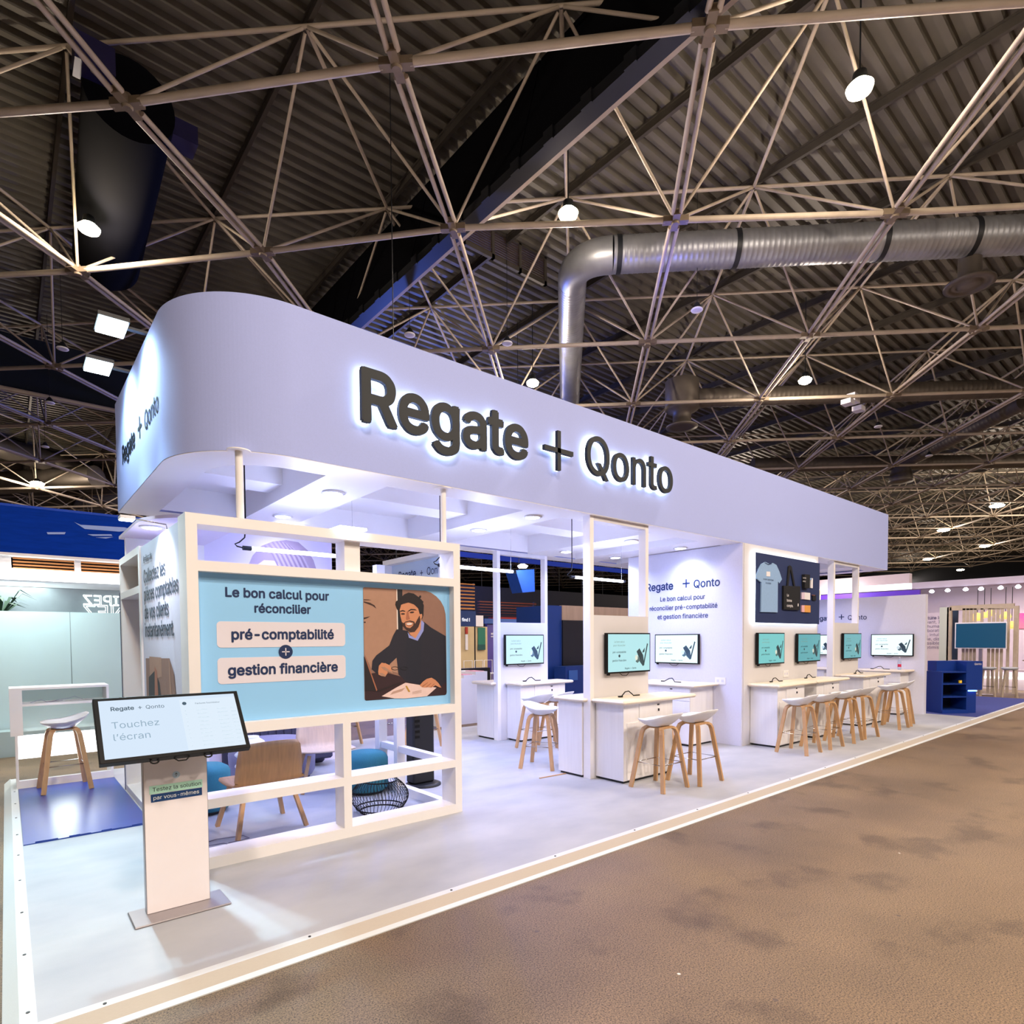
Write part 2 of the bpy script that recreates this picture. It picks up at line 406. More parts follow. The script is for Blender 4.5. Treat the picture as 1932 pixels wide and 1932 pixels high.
def in_frame(p):
    d = cam_depth(p)
    if d < .5: return False
    x = 966+F_PX*(p-CAM).dot(_r)/d; y = PY-F_PX*(p-CAM).dot(_u)/d
    return -60 < x < 1990 and -60 < y < 1130
def pairs_along(fn, di, dj):
    S = {(i, j) for i, j in IJ if inside(fn(i, j))}; out = []
    for (i, j) in sorted(S):
        if (i-di, j-dj) in S: continue
        run = [(i, j)]
        while (run[-1][0]+di, run[-1][1]+dj) in S: run.append((run[-1][0]+di, run[-1][1]+dj))
        if len(run) > 1: out.append([fn(*k) for k in run])
    return out
def chord(name, run, r, twin=0.):
    b = MB()
    for p, q in zip(run[:-1], run[1:]):
        t_ = (q-p).normalized(); s_ = Vector((-t_.y, t_.x, 0))*twin
        for sg in ((-1, 1) if twin else (0,)): b.tube([p+s_*sg+t_*.18, q+s_*sg-t_*.18], r, 8)
    b.build(name, M['truss'], tr)
lines_a = pairs_along(bn, 1, 0); lines_b = pairs_along(bn, 0, 1)
for run in lines_a: chord('bottom_chord', run, .052)
for run in lines_b: chord('bottom_chord', run, .038, .065)
rest = MB()
tl = pairs_along(tn, 1, 0)+pairs_along(tn, 0, 1)
for run in tl:
    for p, q in zip(run[:-1], run[1:]): rest.tube([p, q], .036, 6, cap=False)
rest.build('top_chords', M['truss'], tr)['kind'] = 'stuff'
br = []
for (i, j) in IJ:
    if not inside(bn(i, j)): continue
    for di, dj in ((0, 0), (-1, 0), (0, -1), (-1, -1)):
        q = tn(i+di, j+dj)
        if inside(q, -3): br.append((bn(i, j), q))
def vis(pq):
    m_ = (pq[0]+pq[1])/2
    return (0 if any(in_frame(x) for x in (pq[0], pq[1], m_)) else 1, (m_-CAM).length)
br.sort(key=vis)
far = MB()
for k, (p, q) in enumerate(br):
    t_ = (q-p).normalized()
    if k < 100: MB().tube([p+t_*.1, q-t_*.08], .027, 8).build('brace', M['truss'], tr)
    else: far.tube([p, q], .028, 5, cap=False)
far.build('far_braces', M['truss'], tr)['kind'] = 'stuff'
nodes = sorted([bn(i, j) for i, j in IJ if inside(bn(i, j))], key=lambda p: (0 if in_frame(p) else 1, (p-CAM).length))
gus = mat('grey_gusset_plate', '#8d7d69', .55, .2, var=.2, scale=5); far = MB()
for k, p in enumerate(nodes):
    b = MB() if k < 100 else far
    for d in (BA.normalized(), BB.normalized()):
        d3 = Vector((d.x, d.y, 0)); b.bar(p-d3*.22, p+d3*.22, .12, .10)
    b.lathe([(.06, ZB-.08), (.09, ZB-.02), (.05, ZB+.12)], p.x, p.y, 10)
    if k < 100: b.build('node_joint', gus, tr)
far.build('far_node_joints', gus, tr)['kind'] = 'stuff'
# purlins along the diagonals of the top layer
x = tn(0, 0).x % 2.8171
for k in range(-5, 28):
    px = tn(0, 0).x+2.8171*k
    if -14 < px < 76:
        b = MB(); b.box(px-.035, px+.035, -10, 66, ZT+.06, ZT+.09); b.box(px-.012, px+.012, -10, 66, ZT+.10, ZT+.22); b.box(px-.035, px+.035, -10, 66, ZT+.22, ZT+.26)
        b.build('purlin', M['purlin'], tr)
# black smoke curtains
t = thing('smoke_curtain', 'wide black smoke curtain hanging from the roof behind the big sign', 'smoke curtain')
b = MB(); N0 = 6.55
for k in range(14):
    y0 = -6+k*3.4; b.prism([(N0, y0, 9.3), (N0+.52, y0, 11.28), (N0+.52, y0+3.36, 11.28), (N0, y0+3.36, 9.3)], (.05, 0, 0)); b.prism([(N0+.02, y0+3.36, 9.3), (N0+.54, y0+3.36, 11.28), (N0+.54, y0+3.4, 11.28), (N0+.02, y0+3.4, 9.3)], (.05, 0, 0))
b.build('cloth', M['curtain'], t)
b = MB(); b.box(N0-.06, N0+.2, -6, 41, 9.16, 9.32)
for k in range(60): b.box(N0-.09, N0-.05, -5.8+k*.78, -5.6+k*.78, 9.15, 9.34)
b.build('bottom_rail', M['dark'], t)
MB().box(N0+.2, N0+.28, -6, 41, 9.17, 9.25).build('edge_tube', M['truss'], t)
b = MB()
for k in range(70):
    y0 = -6+k*.66; b.bar((N0+1.25, y0, 10.72), (N0+1.25, y0+.33, 11.2), .05, .05); b.bar((N0+1.25, y0+.33, 11.2), (N0+1.25, y0+.66, 10.72), .05, .05)
b.box(N0+1.2, N0+1.3, -6, 41, 10.68, 10.76); b.box(N0+1.2, N0+1.3, -6, 41, 11.18, 11.26)
tag(b.build('lattice_girder', mat('brown_steel', '#4b3a2a', .6, .2, var=.3)), 'brown lattice girder running alongside the long black smoke curtain', 'girder')
t = thing('smoke_curtain', 'dark navy smoke curtain across the hall above the blue neighbouring booth', 'smoke curtain')
MB().box(-12, 6.3, 22.75, 22.8, 9.0, 10.55).build('cloth', mat('navy_smoke_curtain', '#0c1a2c', .8, var=.2, scale=2), t)
MB().box(-12, 6.3, 22.7, 22.85, 8.9, 9.0).build('bottom_rail', M['truss'], t)

# ducts
def duct_path(p, q, n=40): return [Vector(p).lerp(Vector(q), k/n) for k in range(n+1)]
def ribbed(b, path, r, step=.11):
    P = []; R_ = []
    for p, q in zip(path[:-1], path[1:]):
        L = (q-p).length; n = max(2, int(L/step))
        for k in range(n):
            P.append(p.lerp(q, k/n)); R_.append(r+.006); P.append(p.lerp(q, (k+.15)/n)); R_.append(r); P.append(p.lerp(q, (k+.85)/n)); R_.append(r)
    P.append(path[-1]); R_.append(r)
    b.tube(P, r, 28, radii=R_)
t = thing('spiral_duct', 'large silver spiral air duct with an elbow, hanging under the roof above the sign', 'air duct')
A0, A1 = Vector((10.35, 8.82, 10)), Vector((19.0, .5, 10)); E0 = Vector((9.75, 9.45, 10)); B0 = Vector((10.35, 10.05, 10)); B1 = Vector((15.4, 15.1, 10))
b = MB(); ribbed(b, [A0, A1], .36); b.build('straight_run', M['duct'], t)
b = MB(); ribbed(b, [B0, B1], .33); b.build('branch_run', M['duct'], t)
el = []
for k in range(9):
    s_ = k/8; el.append(A0*(1-s_)**2+E0*2*s_*(1-s_)+B0*s_**2)
b = MB(); b.tube(el, .35, 28, radii=[.365-.03*k/8 for k in range(9)]); b.build('elbow', M['duct'], t)
for k in (.12, 2.6, 5.6, 7.4):
    d = (A1-A0).normalized(); b = MB(); b.tube([A0+d*k-d*.05, A0+d*k+d*.05], .375, 28); b.build('clamp_band', M['dark'], t)
c = Vector((15.75, 3.63, 10)); b = MB()
b.lathe([(.20, 9.95), (.22, 9.3), (.26, 9.25), (.46, 9.16), (.47, 9.12), (.36, 9.1), (.35, 9.14), (.22, 9.14), (.21, 9.1), (.08, 9.1)], c.x+.15, c.y+.1, 32); b.build('round_diffuser', M['ductdark'], t)
t = thing('spiral_duct', 'dull grey air duct running right from a round drum beyond the sign', 'air duct')
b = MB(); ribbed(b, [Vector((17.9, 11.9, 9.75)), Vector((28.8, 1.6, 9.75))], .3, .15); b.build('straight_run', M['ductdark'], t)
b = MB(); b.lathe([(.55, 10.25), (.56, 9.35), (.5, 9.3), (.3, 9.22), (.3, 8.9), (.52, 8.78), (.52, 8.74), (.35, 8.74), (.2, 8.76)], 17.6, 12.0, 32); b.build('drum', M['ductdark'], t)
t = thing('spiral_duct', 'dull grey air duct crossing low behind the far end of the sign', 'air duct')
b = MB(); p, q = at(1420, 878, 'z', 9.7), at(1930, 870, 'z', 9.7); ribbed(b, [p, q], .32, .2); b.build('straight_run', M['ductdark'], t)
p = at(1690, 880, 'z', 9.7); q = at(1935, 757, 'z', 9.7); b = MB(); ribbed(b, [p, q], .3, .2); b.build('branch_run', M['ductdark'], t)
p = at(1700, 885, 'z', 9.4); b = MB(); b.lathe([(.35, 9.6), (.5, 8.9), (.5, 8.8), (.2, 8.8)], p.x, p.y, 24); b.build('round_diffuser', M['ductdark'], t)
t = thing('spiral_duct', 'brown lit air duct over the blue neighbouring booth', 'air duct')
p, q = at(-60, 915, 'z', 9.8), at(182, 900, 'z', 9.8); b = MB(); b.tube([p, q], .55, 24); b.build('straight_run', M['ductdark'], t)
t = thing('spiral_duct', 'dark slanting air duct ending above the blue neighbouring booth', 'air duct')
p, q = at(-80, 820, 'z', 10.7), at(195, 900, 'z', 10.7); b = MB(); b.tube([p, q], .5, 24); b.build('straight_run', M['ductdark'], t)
t = thing('extractor', 'black cylindrical extractor unit with blue brackets near the roof', 'ventilation')
b = MB(); b.tube([(1.72, 11.2, 10.1), (1.95, 16.2, 10.1), (1.96, 16.6, 10.1)], .62, 32, radii=[.62, .62, .45]); b.build('cylinder', M['curtain'], t)
b = MB(); b.box(1.62, 2.3, 12.4, 16.0, 10.1, 10.75); b.build('housing', M['dark'], t)
bb = mat('indigo_bracket', '#1b1647', .5, var=.1)
MB().box(1.0, 1.5, 10.9, 11.3, 10.1, 10.5).build('bracket', bb, t); MB().box(2.2, 2.75, 11.5, 11.9, 10.1, 10.4).build('bracket', bb, t)
t = thing('wall_louvre', 'brown louvre grille set under the roof beside the silver duct elbow', 'grille')
c = at(955, 470, 'z', 11.0); b = MB()
b.box(c.x-1.3, c.x+1.3, c.y-.04, c.y+.04, 10.6, 10.7); b.box(c.x-1.3, c.x+1.3, c.y-.04, c.y+.04, 11.25, 11.31)
for k in range(4): b.box(c.x-1.3+k*.84, c.x-1.22+k*.84, c.y-.04, c.y+.04, 10.6, 11.3)
b.build('frame', M['purlin'], t); b = MB()
for k in range(10): b.box(c.x-1.25, c.x+1.25, c.y-.02, c.y+.02, 10.71+k*.055, 10.74+k*.055)
b.build('louvre_blades', mat('brown_louvre', '#3a2c1f', .6), t)

for (x, y, e) in ((18, 27, 1200), (36, 20, 1200), (8, 36, 900), (45, 6, 900), (33, -2, 700)):  # bare points added to brighten the far hall, without lamp bodies
    light('unseen_hall_light', 'POINT', (x, y, 8.6), e, WARM, .3)
# hall lamps hanging from the frame
def hall_lamp(px, py, z, label, e=150, s=1., dn=220, top=11.305):
    p = at(px, py, 'z', z)
    t = thing('hall_lamp', label, 'lamp', p, 0, 'lit hall lamps')
    b = MB(); b.lathe([(.05, .22), (.09, .2), (.11*s, .05)], 0, 0, 16); b.tube([(0, 0, .2), (0, 0, top-z)], .012, 6); b.build('housing', M['dark'], t)
    b = MB(); b.lathe([(.12*s, .06), (.18*s, 0), (.16*s, -.06), (.07, -.11), (.0, -.12)], 0, 0, 20); b.build('lens', M['warmlens'], t)
    light('lamp_light', 'POINT', (0, 0, -.25), e*2, WARM, .12, t)
    light('lamp_beam', 'SPOT', (0, 0, -.3), dn*4, WARM, .15, t, spot=150)
hall_lamp(168, 430, 9.25, 'glaring hall lamp in front of the black extractor cylinder', 120, top=9.5)
hall_lamp(1072, 402, 9.3, 'glaring hall lamp just above the silver duct elbow', 120)
hall_lamp(1622, 165, 9.5, 'glaring hall lamp highest at the far right under the ribbed roof', 120)
hall_lamp(1005, 722, 9.0, 'hall lamp peeking over the top edge of the big sign', 120)
hall_lamp(1519, 717, 9.0, 'hall lamp in front of the dull duct, right of the drum', 150)
hall_lamp(70, 912, 9.0, 'hall lamp low above the blue neighbouring booth', 200, 1.6)
for (px, py, lb) in ((1881, 954, 'distant hall lamp, the highest of the far row past the sign end'), (1780, 1000, 'distant hall lamp, second highest of the far row past the sign end'), (1858, 1030, 'distant hall lamp nearest the right edge of the far row'),
                     (1750, 1055, 'distant hall lamp, leftmost of the pair close to the sign corner'), (1812, 1075, 'distant hall lamp low over the white booth with spotlights'), (1709, 1098, 'distant hall lamp, lowest, just above the white booth corner')):
    hall_lamp(px, py, 8.9, lb, 260, 2.0)
# little pendant speakers
spk0 = None
for (px, py, lb) in ((118, 658, 'white-ringed pendant speaker highest above the blue booth'), (94, 760, 'white-ringed pendant speaker second highest above the blue booth'), (85, 843, 'white-ringed pendant speaker lowest above the blue booth'),
                     (773, 632, 'white-ringed pendant speaker above the letter R of the sign'), (1315, 585, 'white-ringed pendant speaker below the silver duct'), (1657, 805, 'small white pendant speaker left of the slanting duct'), (1753, 860, 'small white pendant speaker at the slanting duct end'), (957, 648, 'dark unlit pendant speaker beside the branch of the silver duct')):
    p = at(px, py, 'z', 8.75)
    if spk0 is None:
        t = thing('pendant_speaker', lb, 'speaker', p, 0, 'pendant hall speakers'); spk0 = t
        MB().lathe([(.03, .16), (.06, .12), (.12, .02)], 0, 0, 16).build('housing', M['dark'], t)
        MB().lathe([(.05, .0), (.12, 0.02), (.13, .0), (.12, -.015), (.05, -.005)], 0, 0, 20).build('ring', M['paper'], t)
        MB().tube([(0, 0, .15), (0, 0, 2.72)], .006, 5).build('wire', M['dark'], t)
    else: dup(spk0, p, 0, lb)
t = thing('floodlight_cluster', 'unlit white twin floodlight clamped to the frame right of the drum', 'floodlight', at(1610, 760, 'z', 8.9))
b = MB(); b.box(-.2, .2, -.12, .12, 0, .25); b.build('body', M['paper'], t)
for s_ in (-1, 1): MB().box(s_*.42-.16, s_*.42+.16, -.14, .14, -.16, -.02).build('head', M['paper'], t)
b = MB(); b.tube([(-.42, 0, -.05), (-.2, 0, .1)], .03, 6); b.tube([(.42, 0, -.05), (.2, 0, .1)], .03, 6); b.build('bracket', M['dark'], t)

# ================================================================== the canopy
CX0, CX1, CY0, CY1, CZ0, CZ1 = 1.0, 14.58, 4.77, 8.0, 3.1, 4.28
def outline(inset, R=.8):
    x0, x1, y0, y1 = CX0+inset, CX1-inset, CY0+inset, CY1-inset; r = max(R-inset*.8, .05)
    P = [(x1, y0), (x1, y1), (x0, y1)]
    for k in range(41):
        a = PI+PI/2*k/40; P.append((x0+r+r*math.cos(a), y0+r+r*math.sin(a)))
    return P
can = thing('canopy', 'long pale lavender canopy with rounded corner over the stand', 'canopy')
def ring(o, i, z0, z1, b):
    N = len(o); V = [(p[0], p[1], z0) for p in o]+[(p[0], p[1], z1) for p in o]+[(p[0], p[1], z0) for p in i]+[(p[0], p[1], z1) for p in i]; Fc = []; sm = []
    for j in range(N):
        k = (j+1) % N
        Fc += [(j, k, N+k, N+j), (2*N+k, 2*N+j, 3*N+j, 3*N+k), (N+j, N+k, 3*N+k, 3*N+j), (k, j, 2*N+j, 2*N+k)]
    b.add(V, Fc); return b
ring(outline(0), outline(.06), CZ0, CZ1, MB()).build('fascia', M['lav'], can)
ring(outline(.002), outline(.34), CZ0-.006, CZ0-.001, MB()).build('soffit_border', M['white2'], can)
ring(outline(.32), outline(.34), CZ0+.02, CZ0+.30, MB()).build('recess_side', M['white2'], can)
o = outline(.2); MB().add([(p[0], p[1], CZ0+.30) for p in o]+[(p[0], p[1], CZ0+.34) for p in o], [tuple(range(len(o))), tuple(range(2*len(o)-1, len(o)-1, -1))]).build('recessed_ceiling', M['white2'], can)
for x in (2.49, 4.79, 7.10, 8.25, 9.4, 11.7, 13.6):
    MB().box(x-.3, x+.3, CY0+.33, CY1-.33, CZ0, CZ0+.3).build('ceiling_beam', M['white2'], can)
MB().box(CX0+.33, CX1-.33, 6.2, 6.62, CZ0+.13, CZ0+.3).build('ceiling_beam', M['white2'], can)
# downlights
dl0 = None
for (x, y, lb, e) in ((2.49, 5.66, 'round ceiling downlight above the near end of the framed blue panel', 1), (2.49, 7.06, 'round ceiling downlight behind the pole above the framed blue panel', 1), (4.79, 5.31, 'round ceiling downlight closest to the letter e of the sign', 1),
                   (4.80, 6.38, 'round ceiling downlight in the middle of the second ceiling beam', 1), (7.1, 5.7, 'round ceiling downlight seen through the nearest post frame', 1), (7.1, 7.05, 'round ceiling downlight above the back counter screen', 1),
                   (8.3, 7.02, 'ceiling downlight washing the far end of the text wall', .7), (9.4, 4.6+.7, 'round ceiling downlight hidden over the storage block', 0), (11.7, 5.7, 'round ceiling downlight over the farthest post frame', 1), (13.6, 6.2, 'round ceiling downlight before the end wall', 1)):
    if e == 0: continue
    p = (x, y, CZ0-.004)
    if dl0 is None:
        t = thing('downlight', lb, 'downlight', p, 0, 'canopy downlights'); dl0 = t
        MB().lathe([(.105, .004), (.115, -.008), (.09, -.014)], 0, 0, 24).build('trim_ring', M['white'], t)
        MB().lathe([(.09, -.012), (.06, -.02), (.0, -.022)], 0, 0, 24).build('lens', M['lens'], t)
    else: t = dup(dl0, p, 0, lb)
    light('downlight_beam', 'SPOT', (0, 0, -.05), 62*e, COOL, .09, t, spot=150, blend=.6)
t = dup(dl0, (8.27, 5.66, CZ0-.004), 0, 'ceiling downlight making the bright scallop on the text wall')
light('downlight_beam', 'SPOT', (0.05, 0, -.03), 22, (.75, .8, 1), .05, t, aim=(.2, 0, -1), spot=95, blend=.5)
# backlit 3D lettering on the long face
sg = thing('sign_lettering', 'large dark halo-lit lettering on the long face of the canopy', 'sign', (0, 0, 0))
def letters(body, x0, width, base, bold, parent, back=.05, front=.09):
    V, Fc = text_mesh(body, bold, .1, 'LEFT', 1.0, 4); xs = [v[0] for v in V]; a, c = min(xs), max(xs); s = width/(c-a)
    adj = {}; par = list(range(len(V)))
    def find(q):
        while par[q] != q: par[q] = par[par[q]]; q = par[q]
        return q
    for f in Fc:
        for q in f[1:]: par[find(q)] = find(f[0])
    g = {}
    for i in range(len(V)): g.setdefault(find(i), []).append(i)
    isl = sorted([[min(V[i][0] for i in ids), max(V[i][0] for i in ids), set(ids)] for ids in g.values()])
    gl = []
    for lo, hi, ids in isl:
        if gl and min(hi, gl[-1][1])-max(lo, gl[-1][0]) > .3*min(hi-lo, gl[-1][1]-gl[-1][0]): gl[-1][1] = max(hi, gl[-1][1]); gl[-1][2] |= ids
        else: gl.append([lo, hi, set(ids)])
    for lo, hi, ids in gl:
        m_ = {i: k for k, i in enumerate(sorted(ids))}
        VV = [(x0+(V[i][0]-a)*s, CY0-(back if V[i][2] < 0 else front+(V[i][2]-.1)*.3), base+V[i][1]*s) for i in sorted(ids)]
        FF = [tuple(m_[q] for q in f) for f in Fc if f[0] in ids]
        lt = MB().add(VV, FF).build('letter', M['sign'], parent, fix=False)
        cx, cz = sum(v[0] for v in VV)/len(VV), sum(v[2] for v in VV)/len(VV)
        BV = [(cx+(v[0]-cx)*.985, CY0-(.02 if v[1] < CY0-.06 else .012)-.012, cz+(v[2]-cz)*.985) for v in VV]
        # lit rear face of the letter, shining on the canopy
        VB = [(v[0], CY0-(.032 if v[1] < CY0-front+.02 else .048), v[2]) for v in VV]
        MB().add(VB, FF).build('lit_back', M['halo'], lt, fix=False)
letters('Regate', 2.32, 4.17-2.32, 3.495, .022, sg)
b = MB(); b.box(4.40, 4.83, CY0-.09, CY0-.05, 3.655, 3.705); b.box(4.59, 4.64, CY0-.09, CY0-.05, 3.47, 3.89)
pl = b.build('plus_mark', M['sign'], sg)
b = MB(); b.box(4.40, 4.83, CY0-.048, CY0-.03, 3.655, 3.705); b.box(4.59, 4.64, CY0-.048, CY0-.03, 3.47, 3.89); b.build('lit_back', M['halo'], pl)
letters('Qonto', 5.05, 6.67-5.05, 3.525, .004, sg)
sg = thing('sign_lettering', 'thin dark lettering on the floodlit short end of the canopy', 'sign')
for body, y0, wd, bo in (('Regate', 7.55, .80, .018), ('+', 6.58, .2, 0.), ('Qonto', 6.22, .62, .004)):
    text('letters', body, M['sign'], sg, (CX0-.004, y0, 3.52 if body != '+' else 3.50), -Y, Z, width=wd, bold=bo)
# floodlights washing the short end
for k, (y, lb) in enumerate(((6.05, 'bright cold floodlight on the canopy top edge, the upper of two'), (7.0, 'bright cold floodlight on the canopy top edge, the lower of two'))):
    t = thing('floodlight', lb, 'floodlight', (.74, y, 4.27), 0, 'floodlights on the canopy end')
    b = MB(); b.box(-.10, .12, -.16, .16, 0.012, .045); b.build('housing', M['dark'], t)
    MB().box(-.09, .11, -.15, .15, -.005, .012).build('lens', M['flood'], t)
    MB().bar((.1, 0, .03), (.28, 0, .03), .05, .02).build('arm', M['dark'], t)
    light('flood_beam', 'SPOT', (-.12, 0, -.06), 90, (.60, .87, 1.0), .08, t, aim=(.32, 0, -.75), spot=130, blend=.8)
    light('flood_beam', 'SPOT', (-.12, 0, -.06), 360, (.52, .85, 1.0), .05, t, aim=(-.45, -.5, -1.06), spot=76, blend=.5)

# ================================================================== framed lounge panel
def front(px, py, y=4.717): return at(px, py, 'y', y)
LP = thing('partition_frame', 'white open frame partition holding the big blue printed panel', 'partition')
px0, px1, pyf, pd, ph, wd = 0.985, 3.325, 4.717, .235, 2.56, .075
MB().box(px0, px0+wd, pyf, pyf+pd, 0, ph).build('upright', M['white2'], LP)
MB().box(px1-wd, px1, pyf, pyf+pd, 0, ph).build('upright', M['white2'], LP)
for z0, z1 in ((.085, .44), (.51, .965)): MB().box(2.125, 2.195, pyf, pyf+pd-.06, z0, z1).build('mullion', M['white2'], LP)
MB().box(2.19, 2.33, pyf+.06, pyf+pd, 2.23, 2.485).build('mullion', M['white2'], LP)
for z0, z1 in ((0, .085), (.44, .51), (.965, 1.045), (2.155, 2.23), (2.485, 2.56)):
    MB().box(px0+wd, px1-wd, pyf, pyf+pd, z0, z1).build('rail', M['white2'], LP)
YB = pyf+.075
PNL = thing('printed_panel', 'sky blue printed panel with slogan and photo of a bearded man at a desk', 'advertising panel')
MB().box(px0+wd+.001, px1-wd-.001, YB, YB+.02, 1.046, 2.154).build('board', M['skyboard'], PNL)
def loop3(pts, y, fn): return [fn(p, y) for p in pts]
def z3(p, y): return front(340+p[0]/3.45, 950+p[1]/3.45, y)          # points read off a close-up of the panel
def z1(p, y): return front(620+p[0]/6.9, 1080+p[1]/6.9, y)
def flat(b, pts, y, mi=0):
    b.add(pts, [tuple(range(len(pts)))], mi); return b
def rr_xz(x0, x1, z0, z1_, r, y, n=6, r2=None):
    P = []
    for cx, cz, a0, rad in ((x1, z0, -PI/2, r), (x1, z1_, 0, r2 or r), (x0, z1_, PI/2, r), (x0, z0, PI, r)):
        sx = -1 if cx == x1 else 1; sz = 1 if cz == z0 else -1
        for k in range(n+1):
            a = a0+PI/2*k/n; P.append((cx+sx*rad+rad*math.cos(a), y, cz+sz*rad+rad*math.sin(a)))
    return P
lab = mat('white_print', '#dcd8e2', .6)
a, c = z3((197, 835), YB), z3((1085, 1000), YB)
MB().prism(rr_xz(1.19, 2.19, 1.605, 1.80, .03, YB-.003), (0, .003, 0)).build('caption_box', lab, PNL)
MB().prism(rr_xz(1.19, 2.19, 1.335, 1.53, .03, YB-.003), (0, .003, 0)).build('caption_box', lab, PNL)
text('headline', 'Le bon calcul pour', M['navy'], PNL, (1.655, YB-.002, 1.985), X, Z, width=.80, bold=.026, align='CENTER')
text('headline', 'réconcilier', M['navy'], PNL, (1.68, YB-.002, 1.872), X, Z, width=.44, bold=.026, align='CENTER')
text('caption', 'pré-comptabilité', M['navy'], PNL, (1.69, YB-.005, 1.668), X, Z, width=.80, bold=.027, align='CENTER')
text('caption', 'gestion financière', M['navy'], PNL, (1.69, YB-.005, 1.398), X, Z, width=.86, bold=.027, align='CENTER')
b = MB(); b.add([(1.69+.055*math.cos(2*PI*k/24), YB-.006, 1.567+.055*math.sin(2*PI*k/24)) for k in range(24)], [tuple(range(24))]); b.build('plus_disc', M['navy'], PNL)
b = MB(); b.box(1.66, 1.72, YB-.0075, YB-.0065, 1.563, 1.571); b.box(1.686, 1.694, YB-.0075, YB-.0065, 1.537, 1.597); b.build('plus_mark', lab, PNL)
# the printed photograph, flat colours on the board
PC = [mat('print_'+n, c_, .6, var=.06, scale=20) for n, c_ in (('wall', '#8d6a5c'), ('dark', '#15161f'), ('jacket', '#191a2b'), ('skin', '#c98a66'), ('hair', '#150f18'), ('shirt', '#8d97d8'), ('desk', '#2e1720'), ('paper', '#e3c9c4'), ('beard', '#3a2320'), ('tan', '#a9836e'), ('pen', '#b58a2e'), ('shade', '#a5674c'), ('white', '#eadfd8'), ('sweater', '#13182a'), ('laptop', '#1d141b'))]
W_, DK, JK, SK, HR, SH, DS, PA, BE, TN, PN, SD, WH, SW, LT = range(15)
def clip_round(): return
ph_b = MB(); LY = [YB-.0022]
def pic(pts, mi):
    LY[0] -= .00012; flat(ph_b, [z1(p, LY[0]) for p in pts], 0, mi)
def ell(cx, cy, rx, ry, n=16, a=0): return [(cx+rx*math.cos(2*PI*k/n)*math.cos(a)-ry*math.sin(2*PI*k/n)*math.sin(a), cy+rx*math.cos(2*PI*k/n)*math.sin(a)+ry*math.sin(2*PI*k/n)*math.cos(a)) for k in range(n)]
pic([(448, 205), (458, 193), (480, 192), (1260, 240), (1330, 262), (1400, 310), (1460, 375), (1500, 450), (1522, 540), (1527, 620), (1538, 1560), (1532, 1585), (1515, 1596), (490, 1668), (474, 1660), (468, 1640)], W_)
pic([(450, 215), (885, 235), (900, 1250), (820, 1290), (560, 1260), (468, 1060)], TN)
pic([(960, 240), (1270, 245), (1400, 315), (1500, 460), (1525, 640), (1528, 820), (1240, 640)], W_)
pic([(882, 220), (895, 220), (905, 740), (890, 742)], WH)
pic([(893, 220), (960, 224), (965, 760), (905, 745)], DK)
for pl_ in ([(458, 375), (540, 395), (600, 430), (622, 472), (570, 435), (458, 392)], [(458, 350), (520, 352), (560, 362), (458, 364)], [(458, 588), (500, 580), (545, 570), (500, 598), (458, 612)], [(458, 640), (485, 640), (478, 660), (458, 656)]): pic(pl_, BE)
# desk
pic([(470, 1330), (700, 1290), (1000, 1370), (1536, 1400), (1538, 1560), (1532, 1585), (1515, 1596), (490, 1668), (474, 1660)], DS)
pic([(815, 1165), (880, 1115), (905, 1310), (830, 1290)], TN)
# jacket and sleeves
pic([(885, 740), (1030, 760), (1100, 880), (1160, 885), (1240, 640), (1330, 715), (1525, 830), (1536, 1420), (1470, 1480), (1380, 1400), (1250, 1400), (1190, 1460), (1000, 1420), (960, 1370), (910, 1330), (885, 1110), (800, 1190), (760, 1300), (650, 1340), (560, 1260), (570, 1150), (620, 1080), (790, 950), (840, 820)], JK)
pic([(1030, 770), (1060, 850), (1150, 890), (1210, 880), (1190, 1460), (1010, 1400), (1000, 1000), (1020, 880)], SW)
pic([(1030, 780), (1045, 850), (1160, 890), (1235, 760), (1245, 660), (1210, 620), (1190, 700), (1130, 850), (1060, 820)], SH)
pic([(1050, 800), (1130, 860), (1200, 740), (1205, 600), (1080, 760)], SK)
# head
pic([(920, 520), (890, 480), (868, 420), (875, 380), (940, 330), (985, 285), (1040, 262), (1110, 275), (1170, 320), (1215, 360), (1240, 430), (1235, 560), (1215, 610), (1180, 560), (1150, 430), (1040, 390), (950, 410)], HR)
pic([(945, 420), (1040, 390), (1110, 410), (1165, 470), (1185, 540), (1190, 620), (1160, 700), (1110, 770), (1050, 760), (985, 710), (955, 650), (935, 570), (925, 490)], SK)
pic([(1185, 545), (1215, 540), (1220, 570), (1208, 605), (1190, 600)], SK)
pic([(945, 640), (975, 660), (1000, 640), (1060, 625), (1115, 640), (1125, 670), (1150, 620), (1185, 560), (1195, 640), (1170, 710), (1120, 775), (1070, 780), (1010, 745), (960, 690)], BE)
pic([(995, 655), (1050, 640), (1105, 655), (1100, 690), (1060, 725), (1015, 715), (1000, 690)], SK)
pic([(1000, 660), (1060, 648), (1100, 660), (1090, 690), (1050, 705), (1010, 690)], SD)
pic([(1012, 664), (1060, 655), (1092, 663), (1080, 680), (1040, 686), (1015, 678)], WH)
pic([(1020, 500), (1005, 600), (1015, 622), (1060, 608), (1045, 560), (1040, 510)], SD)
pic([(930, 500), (965, 490), (1000, 502), (998, 512), (960, 506), (932, 515)], HR)
pic([(1035, 500), (1070, 475), (1125, 478), (1150, 495), (1120, 492), (1070, 492), (1040, 512)], HR)
pic(ell(968, 540, 26, 11), BE); pic(ell(1085, 520, 30, 11, a=-.1), BE)
pic([(875, 385), (940, 340), (1040, 300), (1120, 330), (1190, 400), (1170, 470), (1110, 415), (1040, 392), (950, 412), (905, 500)], HR)
